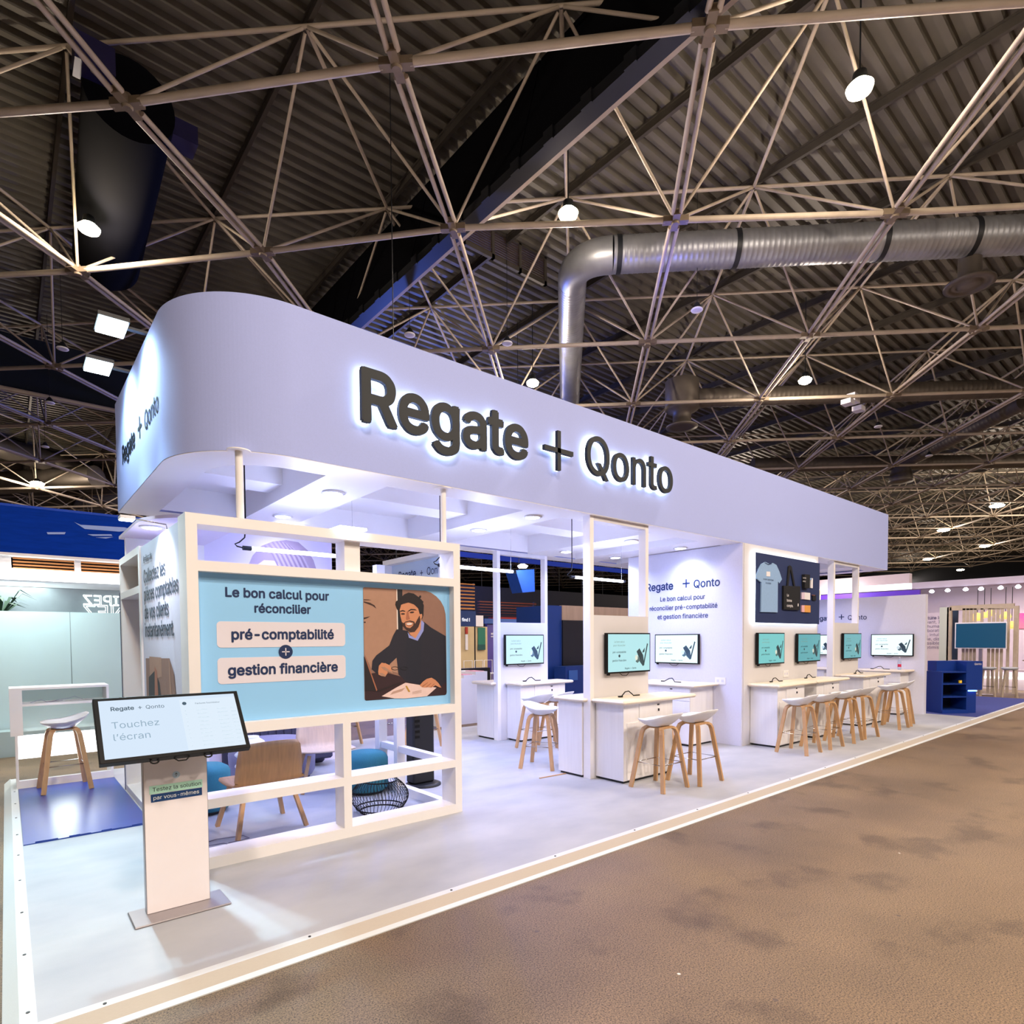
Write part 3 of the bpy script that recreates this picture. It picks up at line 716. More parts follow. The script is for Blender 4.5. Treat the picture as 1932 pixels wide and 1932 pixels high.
pic(ell(1190, 320, 14, 22, a=.4), HR); pic(ell(1215, 385, 20, 16), HR)
# hand holding glasses
pic([(645, 1290), (655, 1215), (690, 1175), (745, 1185), (800, 1210), (830, 1300), (835, 1312), (770, 1290), (760, 1320), (740, 1355), (690, 1350), (650, 1330)], SK)
for q in ([(690, 1185), (740, 1180), (815, 1235), (800, 1262), (730, 1220)], [(680, 1230), (730, 1230), (835, 1300), (825, 1312), (720, 1270)], [(670, 1270), (715, 1275), (772, 1310), (755, 1325), (690, 1300)], [(660, 1310), (700, 1310), (748, 1340), (735, 1357), (680, 1345)]): pic(q, TN if q[0][1] in (1230, 1310) else SK)
for cx in (865, 985):
    o_, i_ = ell(cx, 1248, 48, 24), ell(cx, 1248, 42, 19); LY[0] -= .00012
    n_ = len(o_); ph_b.add([z1(p, LY[0]) for p in o_+i_], [(k, (k+1) % n_, n_+(k+1) % n_, n_+k) for k in range(n_)], DK)
# laptop, papers, other hand, pen
pic([(462, 1090), (475, 1110), (630, 1525), (620, 1545), (475, 1535)], LT)
pic([(470, 1100), (480, 1100), (634, 1530), (622, 1545)], SD)
pic([(620, 1545), (930, 1430), (935, 1442), (640, 1556)], LT)
pic([(690, 1612), (870, 1505), (1000, 1435), (1405, 1500), (1280, 1612), (1000, 1640), (860, 1640)], PA)
for k in range(5): pic([(800+k*8, 1590-k*9), (960+k*8, 1540-k*9), (961+k*8, 1544-k*9), (801+k*8, 1594-k*9)], TN)
for k in range(4): pic([(1090, 1585-k*10), (1210, 1560-k*10), (1210, 1563-k*10), (1090, 1588-k*10)], TN)
pic([(1000, 1478), (1018, 1474), (1062, 1550), (1050, 1560), (1035, 1550)], PN)
pic([(1185, 1470), (1230, 1420), (1280, 1385), (1340, 1370), (1390, 1400), (1430, 1440), (1468, 1500), (1440, 1495), (1390, 1470), (1340, 1500), (1290, 1495), (1260, 1500), (1215, 1495)], SK)
for q in ([(1215, 1480), (1290, 1430), (1296, 1436), (1224, 1492)], [(1268, 1490), (1330, 1440), (1336, 1446), (1276, 1498)], [(1325, 1492), (1375, 1445), (1381, 1451), (1334, 1499)]): pic(q, SD)
ph_b.build('printed_photo', PC, PNL, fix=False)

# poles from the panel up to the canopy
for x, lb in ((1.39, 'thin white pole above the near end of the framed blue panel'), (3.23, 'thin white pole above the far end of the framed blue panel')):
    t = thing('support_pole', lb, 'pole', (x, 4.83+.02, 2.561), 0, 'poles from panel to canopy')
    MB().tube([(0, 0, 0), (0, 0, .53)], .028, 16).build('tube', M['white2'], t)
    MB().lathe([(.085, .525), (.085, .533)], 0, 0, 20).build('flange', M['white2'], t)
# clamp spotlight on the panel top
for x, y, lb, e in ((2.23, 4.80, 'flat clip-on spotlight on the middle of the framed panel top', 45), (3.16, 4.80, 'flat clip-on spotlight at the far end of the framed panel top', 0)):
    t = thing('clip_spotlight', lb, 'spotlight', (x, y+.12, 2.561))
    MB().box(-.13, .13, -.05, .10, .012, .03).build('housing', M['white'], t)
    MB().box(-.12, .12, .0, .09, .003, .012).build('lens', M['lens'], t) if e == 0 else MB().box(-.12, .12, -.24, -.05, .012, .03).build('lens', M['lens'], t)
    b = MB(); b.tube([(-.13, .0, .02), (-.15, .0, .0)], .006, 6); b.tube([(.13, 0, .02), (.15, 0, 0)], .006, 6); b.build('clip', M['dark'], t)
    if e: light('spot_beam', 'AREA', (0, .2, -.02), 6, COOL, .2, t, aim=(0, .35, -1))

# side return frame (open) at the far end of the panel
RF = thing('return_frame', 'low open white frame running back from the far end of the blue panel', 'partition')
MB().box(3.2, 3.3, 6.15, 6.25, 0, 2.5).build('upright', M['white2'], RF)
MB().box(3.2, 3.3, 5.75, 5.82, 0, 1.0).build('upright', M['white2'], RF)
for z0, z1_ in ((0, .085), (.44, .51), (.965, 1.045)):
    MB().box(3.22, 3.3, pyf+pd+.002, 6.15, z0, z1_).build('rail', M['white2'], RF)

# short end wall of the lounge with text, then an open shelf frame and a rounded roof plate
SW_ = thing('end_wall', 'narrow lavender end wall with a slogan beside the framed panel', 'wall panel')
MB().box(1.0, 1.06, 4.955, 6.62, 0, 2.54).build('board', M['lavwall'], SW_)
for k, (ln, wd_, z) in enumerate((('Arrêtez de', .42, 2.38), ('Collectez les', .98, 2.195), ('pièces comptables', 1.44, 2.03), ('de vos clients', 1.07, 1.865), ('instantanément.', 1.26, 1.70))):
    text('slogan', ln, M['ink'], SW_, (.996, 6.49, z), -Y, Z, width=wd_, bold=.01)
pb = MB(); x_ = .995
pp = [(x_, 6.49, 1.50), (x_, 5.42, 1.52), (x_, 5.28, 1.42), (x_, 5.23, 1.25), (x_, 5.23, .85), (x_, 6.49, .85)]
pb.add(pp, [tuple(range(6))], 0)
def yz(pts, mi, o): pb.add([(x_-.0006*o, y, z) for y, z in pts], [tuple(range(len(pts)))], mi)
yz([(6.3, 1.52), (5.75, 1.52), (5.75, 1.36), (6.3, 1.3)], 2, 1); yz([(6.35, 1.33), (6.05, 1.40), (5.85, 1.30), (5.72, 1.05), (5.8, .86), (6.4, .86)], 1, 2); yz([(5.95, 1.40), (6.05, 1.44), (6.1, 1.0), (5.98, .86), (5.88, .86), (5.92, 1.2)], 3, 3); yz([(5.45, 1.52), (5.42, 1.5), (5.3, .86), (5.42, .86)], 2, 2)
pb.build('printed_photo', [PC[W_], PC[DK], PC[TN], PC[SD]], SW_, fix=False)
t = thing('clip_spotlight', 'small arm spotlight washing the slogan on the narrow end wall', 'spotlight', (1.0, 5.55, 2.55))
MB().tube([(.03, 0, -.005), (.02, 0, .05), (-.22, 0, .07)], .006, 6).build('arm', M['chrome'], t); MB().box(-.30, -.2, -.06, .06, .055, .08).build('head', M['white'], t); MB().box(-.295, -.205, -.055, .055, .05, .055).build('lens', M['lens'], t)
light('spot_beam', 'SPOT', (-.25, 0, .03), 45, (.85, .88, 1), .04, t, aim=(-.02, 0, -.35), spot=120, blend=.6)
SF = thing('open_shelf', 'open white shelf frame at the back end of the lounge with rounded roof plate', 'shelf')
for y in (6.63, 7.84):
    MB().box(.985, 1.33, y, y+.07, 0, 2.56).build('upright', M['white2'], SF)
for z in (.0, 2.12, 2.49): MB().box(.985, 1.33, 6.70, 7.84, z, z+.07).build('shelf_board', M['white2'], SF)
MB().box(1.33, 1.36, 6.63, 7.91, 0, 2.56).build('back_board', M['lavwall'], SF)
MB().box(.98, 1.36, 7.912, 7.93, 0, 2.2).build('end_panel', mat('dark_blue_panel', '#24365f', .6, var=.05), SF)
b = MB(); P = []
for k in range(13):
    a = PI+PI/2*k/12; P.append((1.0+.75+.75*math.cos(a), 6.1+.75+.75*math.sin(a), 2.80))
P += [(1.85, 6.1, 2.80), (1.85, 8.0, 2.80), (1.0, 8.0, 2.80)]
b.prism(P, (0, 0, .03)); b.build('roof_plate', mat('pale_pink_plate', '#e6dcf0', .6, var=.02), SF)
MB().box(1.04, 1.33, 7.84, 7.91, 2.56, 2.80).build('upright', M['white2'], SF)
MB().box(1.78, 1.85, 7.92, 7.99, 0, 2.80).build('upright', M['white2'], SF)
t = dup(dl0, (1.15, 6.95, 2.80), 0, 'round downlight in the rounded roof plate above the open shelf')
light('downlight_beam', 'SPOT', (0, 0, -.05), 40, COOL, .09, t, spot=150, blend=.6)

# portrait wall behind the slot of the panel
PW = thing('portrait_poster', 'large printed poster of a fair-haired head glimpsed through the top slot of the panel', 'poster')
MB().box(1.87, 3.49, 8.02, 8.06, .0, 3.09).build('board', mat('lilac_print', '#dcd6f2', .7, var=.05, scale=1), PW)
pb = MB(); yy = 8.0185
def zp(p, o): return at(340+p[0]/3.45, 950+p[1]/3.45, 'y', yy-.0008*o)
H1 = [(432, 470), (436, 420), (470, 340), (530, 275), (600, 248), (690, 238), (770, 252), (830, 305), (868, 370), (890, 440), (900, 520), (432, 520)]
pb.add([zp(p, 1) for p in H1], [tuple(range(len(H1)))], 0)
FA = [(490, 520), (500, 400), (545, 368), (610, 372), (650, 400), (690, 520)]
pb.add([zp(p, 2) for p in FA], [tuple(range(len(FA)))], 1)
for k in range(14):
    a_ = k/13; x0 = 545+170*a_; z0 = 275-30*math.sin(PI*a_)
    pb.add([zp(p, 3) for p in ((x0, z0), (x0+5, z0), (x0+60+30*a_, 330+20*a_), (690+190*a_, 500), (675+190*a_, 500), (x0+50+30*a_, 330+20*a_))], [(0, 1, 2, 5), (5, 2, 3, 4)], 2 if k % 2 else 3)
pb.build('printed_head', [mat('poster_print_hair', '#a292b2', .7), mat('poster_print_face', '#e8cfd0', .7), mat('poster_print_hair_light', '#b6a8c4', .7), mat('poster_print_hair_dark', '#8c7c9e', .7)], PW, fix=False)

t = thing('poster_lamp', 'small lamp on an arm washing the portrait poster with light', 'lamp', (2.75, 7.60, 3.09))
MB().box(-.14, .14, -.04, .04, -.05, -.02).build('head', M['lens'], t); MB().tube([(0, 0, -.03), (0, 0, .005)], .012, 8).build('stem', M['white'], t)
light('lamp_beam', 'SPOT', (0, 0, -.07), 16, (.8, .82, 1), .08, t, aim=(0, .45, -.7), spot=120, blend=.8)
# hanging sign box at the back
HB = thing('hanging_sign', 'white framed light box with small lettering hung behind the blue panel', 'sign')
for y0, y1, z0, z1_ in ((7.5, 7.58, 2.4, 3.0), (9.22, 9.30, 2.4, 3.0), (7.58, 9.22, 2.92, 3.0), (7.58, 9.22, 2.4, 2.46)):
    MB().box(4.95, 5.25, y0, y1, z0, z1_).build('frame_bar', M['white2'], HB)
MB().box(5.08, 5.12, 7.58, 9.22, 2.46, 2.92).build('board', mat('pale_blue_board', '#cfe0f5', .6), HB)
text('letters', 'Regate', M['navy'], HB, (5.076, 8.98, 2.67), -Y, Z, width=.55, bold=.01)
text('letters', '+', M['navy'], HB, (5.076, 8.30, 2.67), -Y, Z, width=.08)
text('letters', 'Qonto', M['navy'], HB, (5.076, 8.10, 2.67), -Y, Z, width=.45)
b = MB(); b.tube([(5.1, 7.7, 3.0), (5.1, 7.7, 3.1)], .008, 6); b.tube([(5.1, 9.1, 3.0), (5.1, 9.1, 11.4)], .008, 6); b.build('hanging_wires', M['dark'], HB)
# LED tubes
tb0 = None
for x, lb in ((1.80, 'glowing suspended light tube in front of the portrait poster'), (4.03, 'glowing suspended light tube between blue panel and back post frame'), (6.28, 'glowing suspended light tube nearest the text wall')):
    if tb0 is None:
        t = thing('light_tube', lb, 'tube lamp', (x, 6.12, 2.55), 0, 'suspended light tubes'); tb0 = t
        MB().tube([(.05, 0, 0), (1.13, 0, 0)], .02, 12).build('tube', M['tube'], t)
        b = MB(); b.tube([(-.03, 0, 0), (.05, 0, 0)], .022, 12); b.tube([(1.13, 0, 0), (1.18, 0, 0)], .022, 12); b.build('end_caps', M['dark'], t)
        b = MB(); b.tube([(-.03, 0, 0), (-.08, 0, .01), (-.10, 0, .03), (-.06, 0, .05), (-.01, 0, .1), (.0, 0, .2), (0, 0, .84)], .007, 6); b.build('cable', M['black'], t)
        MB().tube([(1.1, 0, .02), (1.1, 0, .84)], .002, 4).build('wire', M['chrome'], t)
    else: t = dup(tb0, (x, 6.12, 2.55), 0, lb)
    light('tube_glow', 'POINT', (.6, -.06, .12), 27, COOL, .12, t)

# ================================================================== TVs
scr_cols = {}
def screen_mat(k, c, e=.95):
    return mat('screen_'+k, (.02, .02, .02), .25, emit=e, ecol=c)
uitext = mat('screen_text_dark', (.02, .05, .07), .6)
uipale = mat('screen_text_pale', '#7fa9ae', .6)
def make_tv(label, loc, rotz, smat, w_=.86, h=.5, cut=False):
    t = thing('wall_screen', label, 'screen', loc, rotz, 'wall screens on the stand')
    MB().box(-w_/2, w_/2, -.065, -.02, 0, h).build('bezel', M['black'], t, bevel=.004)
    MB().box(-w_/2+.018, w_/2-.018, -.0665, -.0648, .02, h-.016).build('display', smat, t)
    MB().box(-.2, .2, -.02, 0.0, h*.3, h*.7).build('wall_mount', M['dark'], t)
    b = MB(); b.box(-w_/2+.03, -w_/2+.06, -.06, -.03, -.02, 0); b.tube([(-.15, -.035, .0), (-.10, -.035, -.03), (-.02, -.035, -.035), (.03, -.035, 0)], .004, 6); b.build('cable', M['black'], t)
    yf = -.0672
    s = w_/.86
    text('screen_text', 'Le bon calcul\npour réconcilier', uipale, t, (-.2*s, yf, .385*s), X, Z, size=.045*s, bold=.01, align='CENTER', res=1)
    text('screen_text', 'pré-comptabilité', uitext, t, (-.2*s, yf, .255*s), X, Z, size=.046*s, bold=.012, align='CENTER', res=1)
    text('screen_text', 'gestion financière', uitext, t, (-.2*s, yf, .15*s), X, Z, size=.046*s, bold=.012, align='CENTER', res=1)
    text('screen_text', 'Regate  +  Qonto', uitext, t, (.02*s, yf, .048*s), X, Z, size=.042*s, bold=.012, align='CENTER', res=1)
    b = MB(); b.add([(-.2*s+.018*math.cos(2*PI*k/16), yf, .218*s+.018*math.sin(2*PI*k/16)) for k in range(16)], [tuple(range(16))]); b.build('plus_disc', uitext, t)
    b = MB()
    def q(pts, mi, o): b.add([((x_)*s, yf-.0003*o, z_*s) for x_, z_ in pts], [tuple(range(len(pts)))], mi)
    q([(.14, .27), (.20, .31), (.275, .22), (.21, .15)], 0, 1); q([(.12, .14), (.16, .12), (.21, .15), (.17, .21)], 1, 0)
    q([(.20, .14), (.275, .22), (.30, .09), (.27, .075)], 2, 2); q([(.27, .085), (.295, .09), (.375, .365), (.355, .375)], 0, 3)
    q([(.255, .25), (.30, .26), (.31, .32), (.27, .28)], 0, 2); q(ell(.135, .19, .03, .035, 12), 3, 3)
    b.build('screen_graphic', [uitext, mat('scr_grey', '#4d6c74', .6), mat('scr_mid', '#2f4a58', .6), mat('scr_pale', '#cfe8ea', .6)], t, fix=False)
    return t
cy, teal_, teal2, wht = screen_mat('cyan', (.50, .86, .90), .95), screen_mat('teal', (.20, .62, .62), .95), screen_mat('deepteal', (.11, .42, .46), .95), screen_mat('white', (.80, .98, 1.0), 1.15)

# post-frame counters
def post_frame(label, loc, w_=1.08, thick=.11, top=3.095):
    t = thing('post_frame', label, 'post frame', loc)
    MB().box(-.02, .045, 0, thick, 0, top).build('post', M['white2'], t)
    MB().box(w_-.06, w_, .0, thick, 1.935, top).build('post', M['white2'], t)
    MB().box(.045, w_-.06, .0, thick, top-.055, top).build('head_rail', M['panelface'], t)
    MB().box(.045, w_, .0, thick, 0.0, 1.935).build('infill_panel', M['panelface'], t)
    return t
def counter(label, loc, w_, d0, d1, rotz=0, topx=(-.08, .12), ov=.04, keyhole=True, gap=None, h=.91):
    """body from local y=d0 (front, negative) to d1; top overhangs"""
    t = thing('counter', label, 'counter', loc, rotz, 'pale wood bar counters')
    MB().box(0, w_, d0, d1, .03, h).build('body', M['counter'], t)
    MB().box(.02, w_-.02, d0+.02, d1-.02 if d1 > d0+.1 else d1, 0.001, .03).build('toe_kick', M['dark'], t)
    MB().rbox(topx[0], w_+topx[1], d0-ov-.04, d1+(ov if gap is None else 0), h, h+.045, .03).build('countertop', M['top'], t)
    MB().box(w_*.30, w_-.005, d0-.012, d0, .70, h-.01).build('drawer_front', M['counter'], t)
    MB().box(w_*.06, w_-.005, d0-.01, d0, .04, .69).build('door_panel', M['counter'], t)
    b = MB(); b.lathe([(.011, 0), (.012, .004)], 0, 0, 12)
    lk = MB(); lk.box(w_*.66, w_*.70, d0-.018, d0-.012, h-.05, h-.035); lk.box(w_*.675, w_*.685, d0-.03, d0-.012, h-.12, h-.09); lk.build('lock', M['dark'], t)
    return t
def cable(label, loc, rotz=0, s=1.):
    t = thing('charging_cable', label, 'cable', loc, rotz)
    MB().tube([(-.13*s, 0, .006), (-.10*s, .01, .02), (-.04*s, .02, .055), (.02*s, .015, .062), (.06*s, 0, .03), (.08*s, -.01, .008), (.2*s, -.01, .006)], .007, 8).build('cord', M['black'], t)
    MB().box(-.18*s, -.12*s, -.014, .014, .0, .016).build('plug', M['black'], t)

post_frame('nearest white post frame with screen, under the Qonto end of the sign', (5.26, 4.815, 0))
make_tv('screen on the nearest post frame', (5.88, 4.815, 1.235), 0, cy, .83, .49)
# two-sided counter split round the panel
counter('counter at the nearest post frame, side facing the aisle', (5.33, 4.81, 0), .92, -.42, -.002, topx=(-.09, .42), gap=0)
counter('counter behind the nearest post frame, side facing the lounge', (5.22, 4.93, 0), 1.0, .002, .40, topx=(-.06, .2))
cable('black cable end on the counter at the nearest post frame', (5.75, 4.66, .957))
# back unit
post_frame('white post frame with screen at the back of the stand', (6.14, 7.65, 0), 1.1)
make_tv('screen on the back post frame', (6.66, 7.65, 1.235), 0, screen_mat('icecyan', (.62, .92, .96), 1.0), .86, .5)
counter('counter at the back post frame, side facing the nearest post frame', (6.31, 7.645, 0), 1.0, -.34, -.002, topx=(-.06, .15), gap=0)
counter('counter behind the back post frame', (6.12, 7.77, 0), 1.0, .002, .45, topx=(-.1, .1))
cable('thin black cable on the counter of the back post frame', (6.72, 7.5, .957))

# storage block with text wall
BLK = thing('storage_block', 'white walled storage block under the canopy with slogan on its end wall', 'wall block')
MB().box(8.57, 11.15, 4.765, 6.95, 0, 3.095).build('walls', M['lavwall'], BLK)
MB().box(8.60, 11.15, 4.755, 4.765, 0, 3.09).build('front_cladding', M['panelface'], BLK)
for body, wd_, y0, z, bo in (('Regate', .55, 6.55, 2.475, .022), ('+', .14, 5.82, 2.47, 0), ('Qonto', .47, 5.61, 2.475, .014)):
    text('letters', body, M['navy'], BLK, (8.567, y0, z), -Y, Z, width=wd_, bold=bo)
for ln, wd_, z in (('Le bon calcul pour', .86, 2.285), ('réconcilier pré-comptabilité', 1.30, 2.135), ('et gestion financière', .97, 1.985)):
    text('slogan', ln, M['navy'], BLK, (8.567, 5.83, z), -Y, Z, width=wd_, bold=.012, align='CENTER')
make_tv('bright screen on the end wall of the storage block below the slogan', (8.57, 5.90, 1.235), -PI/2, wht, .85, .49)
counter('counter against the end wall of the storage block', (8.565, 6.30, 0), 1.05, -.62, -.002, -PI/2, topx=(-.1, .12), gap=0)
cable('black cable end on the counter below the slogan', (8.15, 5.75, .957), -PI/2)
# lit navy merchandise board
NB = thing('display_board', 'navy display board with glowing edges on the storage block front', 'display board')
a, c = (8.84, 1.89), (11.06, 2.965)
MB().box(a[0], c[0], 4.69, 4.705, a[1], c[1]).build('board', M['navyboard'], NB)
b = MB()
for q in ((a[0]+.02, a[0]+.05, a[1], c[1]), (c[0]-.05, c[0]-.02, a[1], c[1]), (a[0], c[0], a[1]+.02, a[1]+.05), (a[0], c[0], c[1]-.05, c[1]-.02)): b.box(q[0], q[1], 4.72, 4.735, q[2], q[3])
b.build('edge_light', mat('lit_strip', (1, 1, 1), .3, emit=16, ecol=(.82, .95, 1.0)), NB)
b = MB(); b.box(a[0]+.2, c[0]-.2, 4.705, 4.754, a[1]+.2, c[1]-.2); b.build('spacer', M['dark'], NB)
def q7(px, py, y=4.69): return at(1200+px/5.367, 1000+py/5.367, 'y', y)
def flatthing(name, label, cat, parts):
    t = thing(name, label, cat)
    for nm, pts, m_, y0, th in parts:
        P = [q7(p[0], p[1], y0) for p in pts]; MB().prism(P, (0, -th, 0)).build(nm, m_, t)
    return t
tee = mat('light_blue_jersey', '#8fb2dd', .9, var=.12, scale=25, stretch=(6, 6, 1)); blk = mat('black_canvas', '#0a0e18', .9, var=.1)
ts = flatthing('t_shirt', 'pale blue t-shirt pinned on the navy display board', 't-shirt', [('cloth', [(1300, 325), (1340, 345), (1375, 335), (1410, 355), (1440, 420), (1466, 500), (1440, 540), (1425, 520), (1422, 835), (1340, 832), (1253, 830), (1258, 530), (1240, 520), (1205, 480), (1230, 400), (1262, 345)], tee, 4.688, .02), ('chest_print', [(1320, 420), (1358, 422), (1358, 470), (1320, 468)], M['paper'], 4.667, .002), ('collar', [(1300, 325), (1340, 345), (1375, 335), (1372, 345), (1340, 355), (1305, 335)], M['navy'], 4.667, .001)])
b = q7(1297, 505, 4.6655); text('print_text', 'Le bon calcul pour\nla compta', M['navy'], ts, (b.x+.14, 4.6655, b.z), X, Z, width=.33, align='CENTER')
tb = flatthing('tote_bag', 'black tote bag hung on the navy display board', 'bag', [('bag', [(1478, 565), (1648, 572), (1640, 812), (1510, 805), (1478, 800)], blk, 4.688, .03), ('handle', [(1520, 565), (1535, 370), (1550, 358), (1568, 372), (1605, 570), (1590, 570), (1556, 395), (1535, 565)], blk, 4.688, .015), ('label_tag', [(1638, 745), (1646, 745), (1645, 772), (1637, 772)], M['paper'], 4.657, .001)])
b = q7(1528, 690, 4.6555); text('print_text', 'La\nbonne\ncompta.', M['paper'], tb, (b.x, 4.6555, b.z+.03), X, Z, width=.22, bold=.01)
bt = flatthing('gift_box', 'black box with white lettering at the top right of the navy board', 'box', [('carton', [(1678, 450), (1732, 455), (1730, 592), (1678, 588)], blk, 4.688, .05)])
b = q7(1690, 490, 4.637); text('print_text', 'Le bon\ncalcul', M['paper'], bt, (b.x, 4.637, b.z), X, Z, width=.12)
flatthing('pen', 'slim white pen upright at the edge of the navy board', 'pen', [('barrel', [(1762, 488), (1780, 490), (1778, 590), (1760, 588)], M['paper'], 4.688, .02), ('cap', [(1762, 488), (1780, 490), (1780, 505), (1762, 503)], tee, 4.667, .002)])
flatthing('notebook', 'white notebook on the navy board below the black box', 'notebook', [('cover', [(1695, 632), (1752, 638), (1752, 708), (1695, 702)], M['paper'], 4.688, .02), ('spine_band', [(1668, 632), (1695, 632), (1695, 702), (1668, 700)], mat('pale_pink_band', '#d8c6dc', .7), 4.688, .02)])
flatthing('notebook', 'orange notebook on the navy board, the lowest item', 'notebook', [('cover', [(1695, 762), (1755, 765), (1755, 835), (1695, 832)], mat('orange_cover', '#d79a4a', .7), 4.688, .02), ('spine_band', [(1668, 762), (1695, 762), (1695, 832), (1668, 830)], mat('pink_band', '#d9a9b2', .7), 4.688, .02)])
flatthing('card_wallet', 'small dark card wallet with orange outline at the navy board edge', 'wallet', [('wallet', [(1780, 655), (1813, 660), (1812, 715), (1778, 710)], blk, 4.688, .02), ('outline', [(1780, 655), (1813, 660), (1813, 664), (1780, 659)], mat('orange_line', '#b06a5a', .7), 4.667, .001)])
make_tv('near screen of the pair below the navy display board', (9.35, 4.755, 1.235), 0, teal_, .86, .5)
make_tv('far screen of the pair below the navy display board', (10.69, 4.755, 1.235), 0, teal2, .87, .49)
counter('near counter of the pair under the navy display board', (8.80, 4.75, 0), .86, -.43, -.002, topx=(-.1, .30), gap=0)
counter('far counter of the pair under the navy display board', (10.12, 4.75, 0), .86, -.43, -.002, topx=(-.1, .30), gap=0)
cable('black cable on the near counter under the navy board', (9.35, 4.62, .957)); cable('black cable on the far counter under the navy board', (10.6, 4.64, .957))
t = thing('power_socket', 'white double power socket on the wall between the two paired screens', 'socket', (9.95, 4.755, 1.0)); MB().box(-.09, .09, -.012, 0, 0, .11).build('plate', M['white'], t)
b = MB(); b.box(-.06, -.02, -.014, -.012, .035, .075); b.box(.02, .06, -.014, -.012, .035, .075); b.build('outlets', M['lavwall'], t)
t = thing('power_socket', 'pale socket plate on the end wall right of the counter below the slogan', 'socket', (8.57, 5.12, .93), -PI/2); MB().box(-.09, .09, -.012, 0, 0, .11).build('plate', M['white'], t)
b = MB(); b.box(-.06, -.02, -.014, -.012, .035, .075); b.box(.02, .06, -.014, -.012, .035, .075); b.build('outlets', M['lavwall'], t)
# far post frame
post_frame('farthest white post frame with screen, before the end wall', (11.98, 4.815, 0), 1.19)
make_tv('darker screen on the farthest post frame', (12.72, 4.815, 1.235), 0, teal2, .86, .5)
counter('counter at the farthest post frame', (12.10, 4.81, 0), 1.0, -.48, -.002, topx=(-.1, .2), gap=0)
cable('black cable on the counter at the farthest post frame', (12.6, 4.6, .957))
# end wall of the stand
EW = thing('end_wall', 'freestanding lavender end wall with small lettering at the far end of the stand', 'wall panel')
MB().box(14.96, 15.1, 4.16, 8.0, 0, 2.56).build('board', M['lavwall'], EW)
for body, wd_, y0, bo in (('Regate', .46, 6.50, .022), ('+', .12, 5.90, 0), ('Qonto', .40, 5.70, .006)):
    text('letters', body, M['navy'], EW, (14.957, y0, 2.06), -Y, Z, width=wd_, bold=bo)
make_tv('bright screen on the end wall at the far end of the stand', (14.96, 4.77, 1.24), -PI/2, wht, .83, .48)
make_tv('half-hidden screen on the end wall behind the farthest post frame', (14.96, 6.35, 1.24), -PI/2, wht, .83, .48)
counter('counter against the end wall at the far end of the stand', (14.955, 5.35, 0), .9, -.5, -.002, -PI/2, topx=(-.1, .12), gap=0)
counter('counter against the end wall, hidden behind the farthest post frame', (14.955, 6.9, 0), .9, -.5, -.002, -PI/2, topx=(-.1, .12), gap=0)
cable('black cable on the counter against the end wall', (14.6, 4.9, .957), -PI/2)
t = thing('water_bottle', 'clear water bottle with red label on the end wall counter', 'bottle', (14.6, 4.52, .957))
MB().lathe([(.03, 0), (.034, .01), (.034, .17), (.028, .2), (.013, .24), (.013, .255)], 0, 0, 16).build('bottle', mat('clear_plastic', '#dfe8f5', .1, trans=.8), t)
MB().lathe([(.0348, .06), (.0348, .12)], 0, 0, 16).build('label', mat('red_label', '#c8294a', .5), t); MB().lathe([(.014, .255), (.014, .272)], 0, 0, 12).build('cap', M['paper'], t)
pf = post_frame('white post frame at the back near the end wall', (12.0, 7.6, 0), 1.19)

# ================================================================== stools
def seat_shell():
    b = MB(); nu, nv = 20, 14; top = []; W2, D2 = .235, .205
    def pt(u, v, off):
        a = 2*PI*u/nu; rr_ = v/nv
        c_, s_ = math.cos(a), math.sin(a); e = .75
        x = W2*rr_*math.copysign(abs(c_)**e, c_); y = D2*rr_*math.copysign(abs(s_)**e, s_)
        rim = rr_**3; back = max(0, -s_)
        z = .700+.06*rr_**2.2+.012*rim*abs(c_)+.085*rr_**2.5*back**1.2
        y -= .035*rim*back
        return (x, y, z-off*(1.2-.9*rr_**4))
    for off in (0, .022):
        V = [pt(0, 0, off)]
        for v in range(1, nv+1): V += [pt(u, v, off) for u in range(nu)]
        top.append(V)
    def faces(n0, flip):
        Fc = [(n0, n0+1+u, n0+1+(u+1) % nu) for u in range(nu)]
        for v in range(nv-1): Fc += [(n0+1+v*nu+u, n0+1+(v+1)*nu+u, n0+1+(v+1)*nu+(u+1) % nu, n0+1+v*nu+(u+1) % nu) for u in range(nu)]
        return [tuple(reversed(f)) for f in Fc] if flip else Fc
    n = len(top[0]); e = 1+(nv-1)*nu
    Fc = faces(0, False)+faces(n, True)+[(e+u, n+e+u, n+e+(u+1) % nu, e+(u+1) % nu) for u in range(nu)]
    b.add(top[0]+top[1], Fc, 0, True); return b
stool0 = None
def stool(loc, rotz, label, group='white shell bar stools with oak legs'):
    global stool0
    if stool0 is not None: return dup(stool0, loc, rotz, label, group)
    t = thing('bar_stool', label, 'stool', loc, rotz, group); stool0 = t
    seat_shell().build('seat', M['shell'], t)
    for sx in (-1, 1):
        for sy in (-1, 1):
            p = [(sx*.225, sy*.215, 0), (sx*.196, sy*.188, .2), (sx*.150, sy*.145, .52), (sx*.136, sy*.132, .615), (sx*.124, sy*.120, .652), (sx*.10, sy*.10, .672), (sx*.06, sy*.095, .678), (0, sy*.09, .678)]
            MB().sweep(p, .046, .026, (0, 1, 0)).build('leg', M['oak'], t)
    MB().box(-.10, .10, -.11, .11, .668, .684).build('seat_plate', M['oak'], t)
    z = .285; c_ = .172
    MB().tube([(-c_-.012, -c_, z), (c_+.012, -c_, z), (c_+.012, c_, z), (-c_-.012, c_, z)], .006, 8, closed=True).build('footrest', M['chrome'], t)
    return t
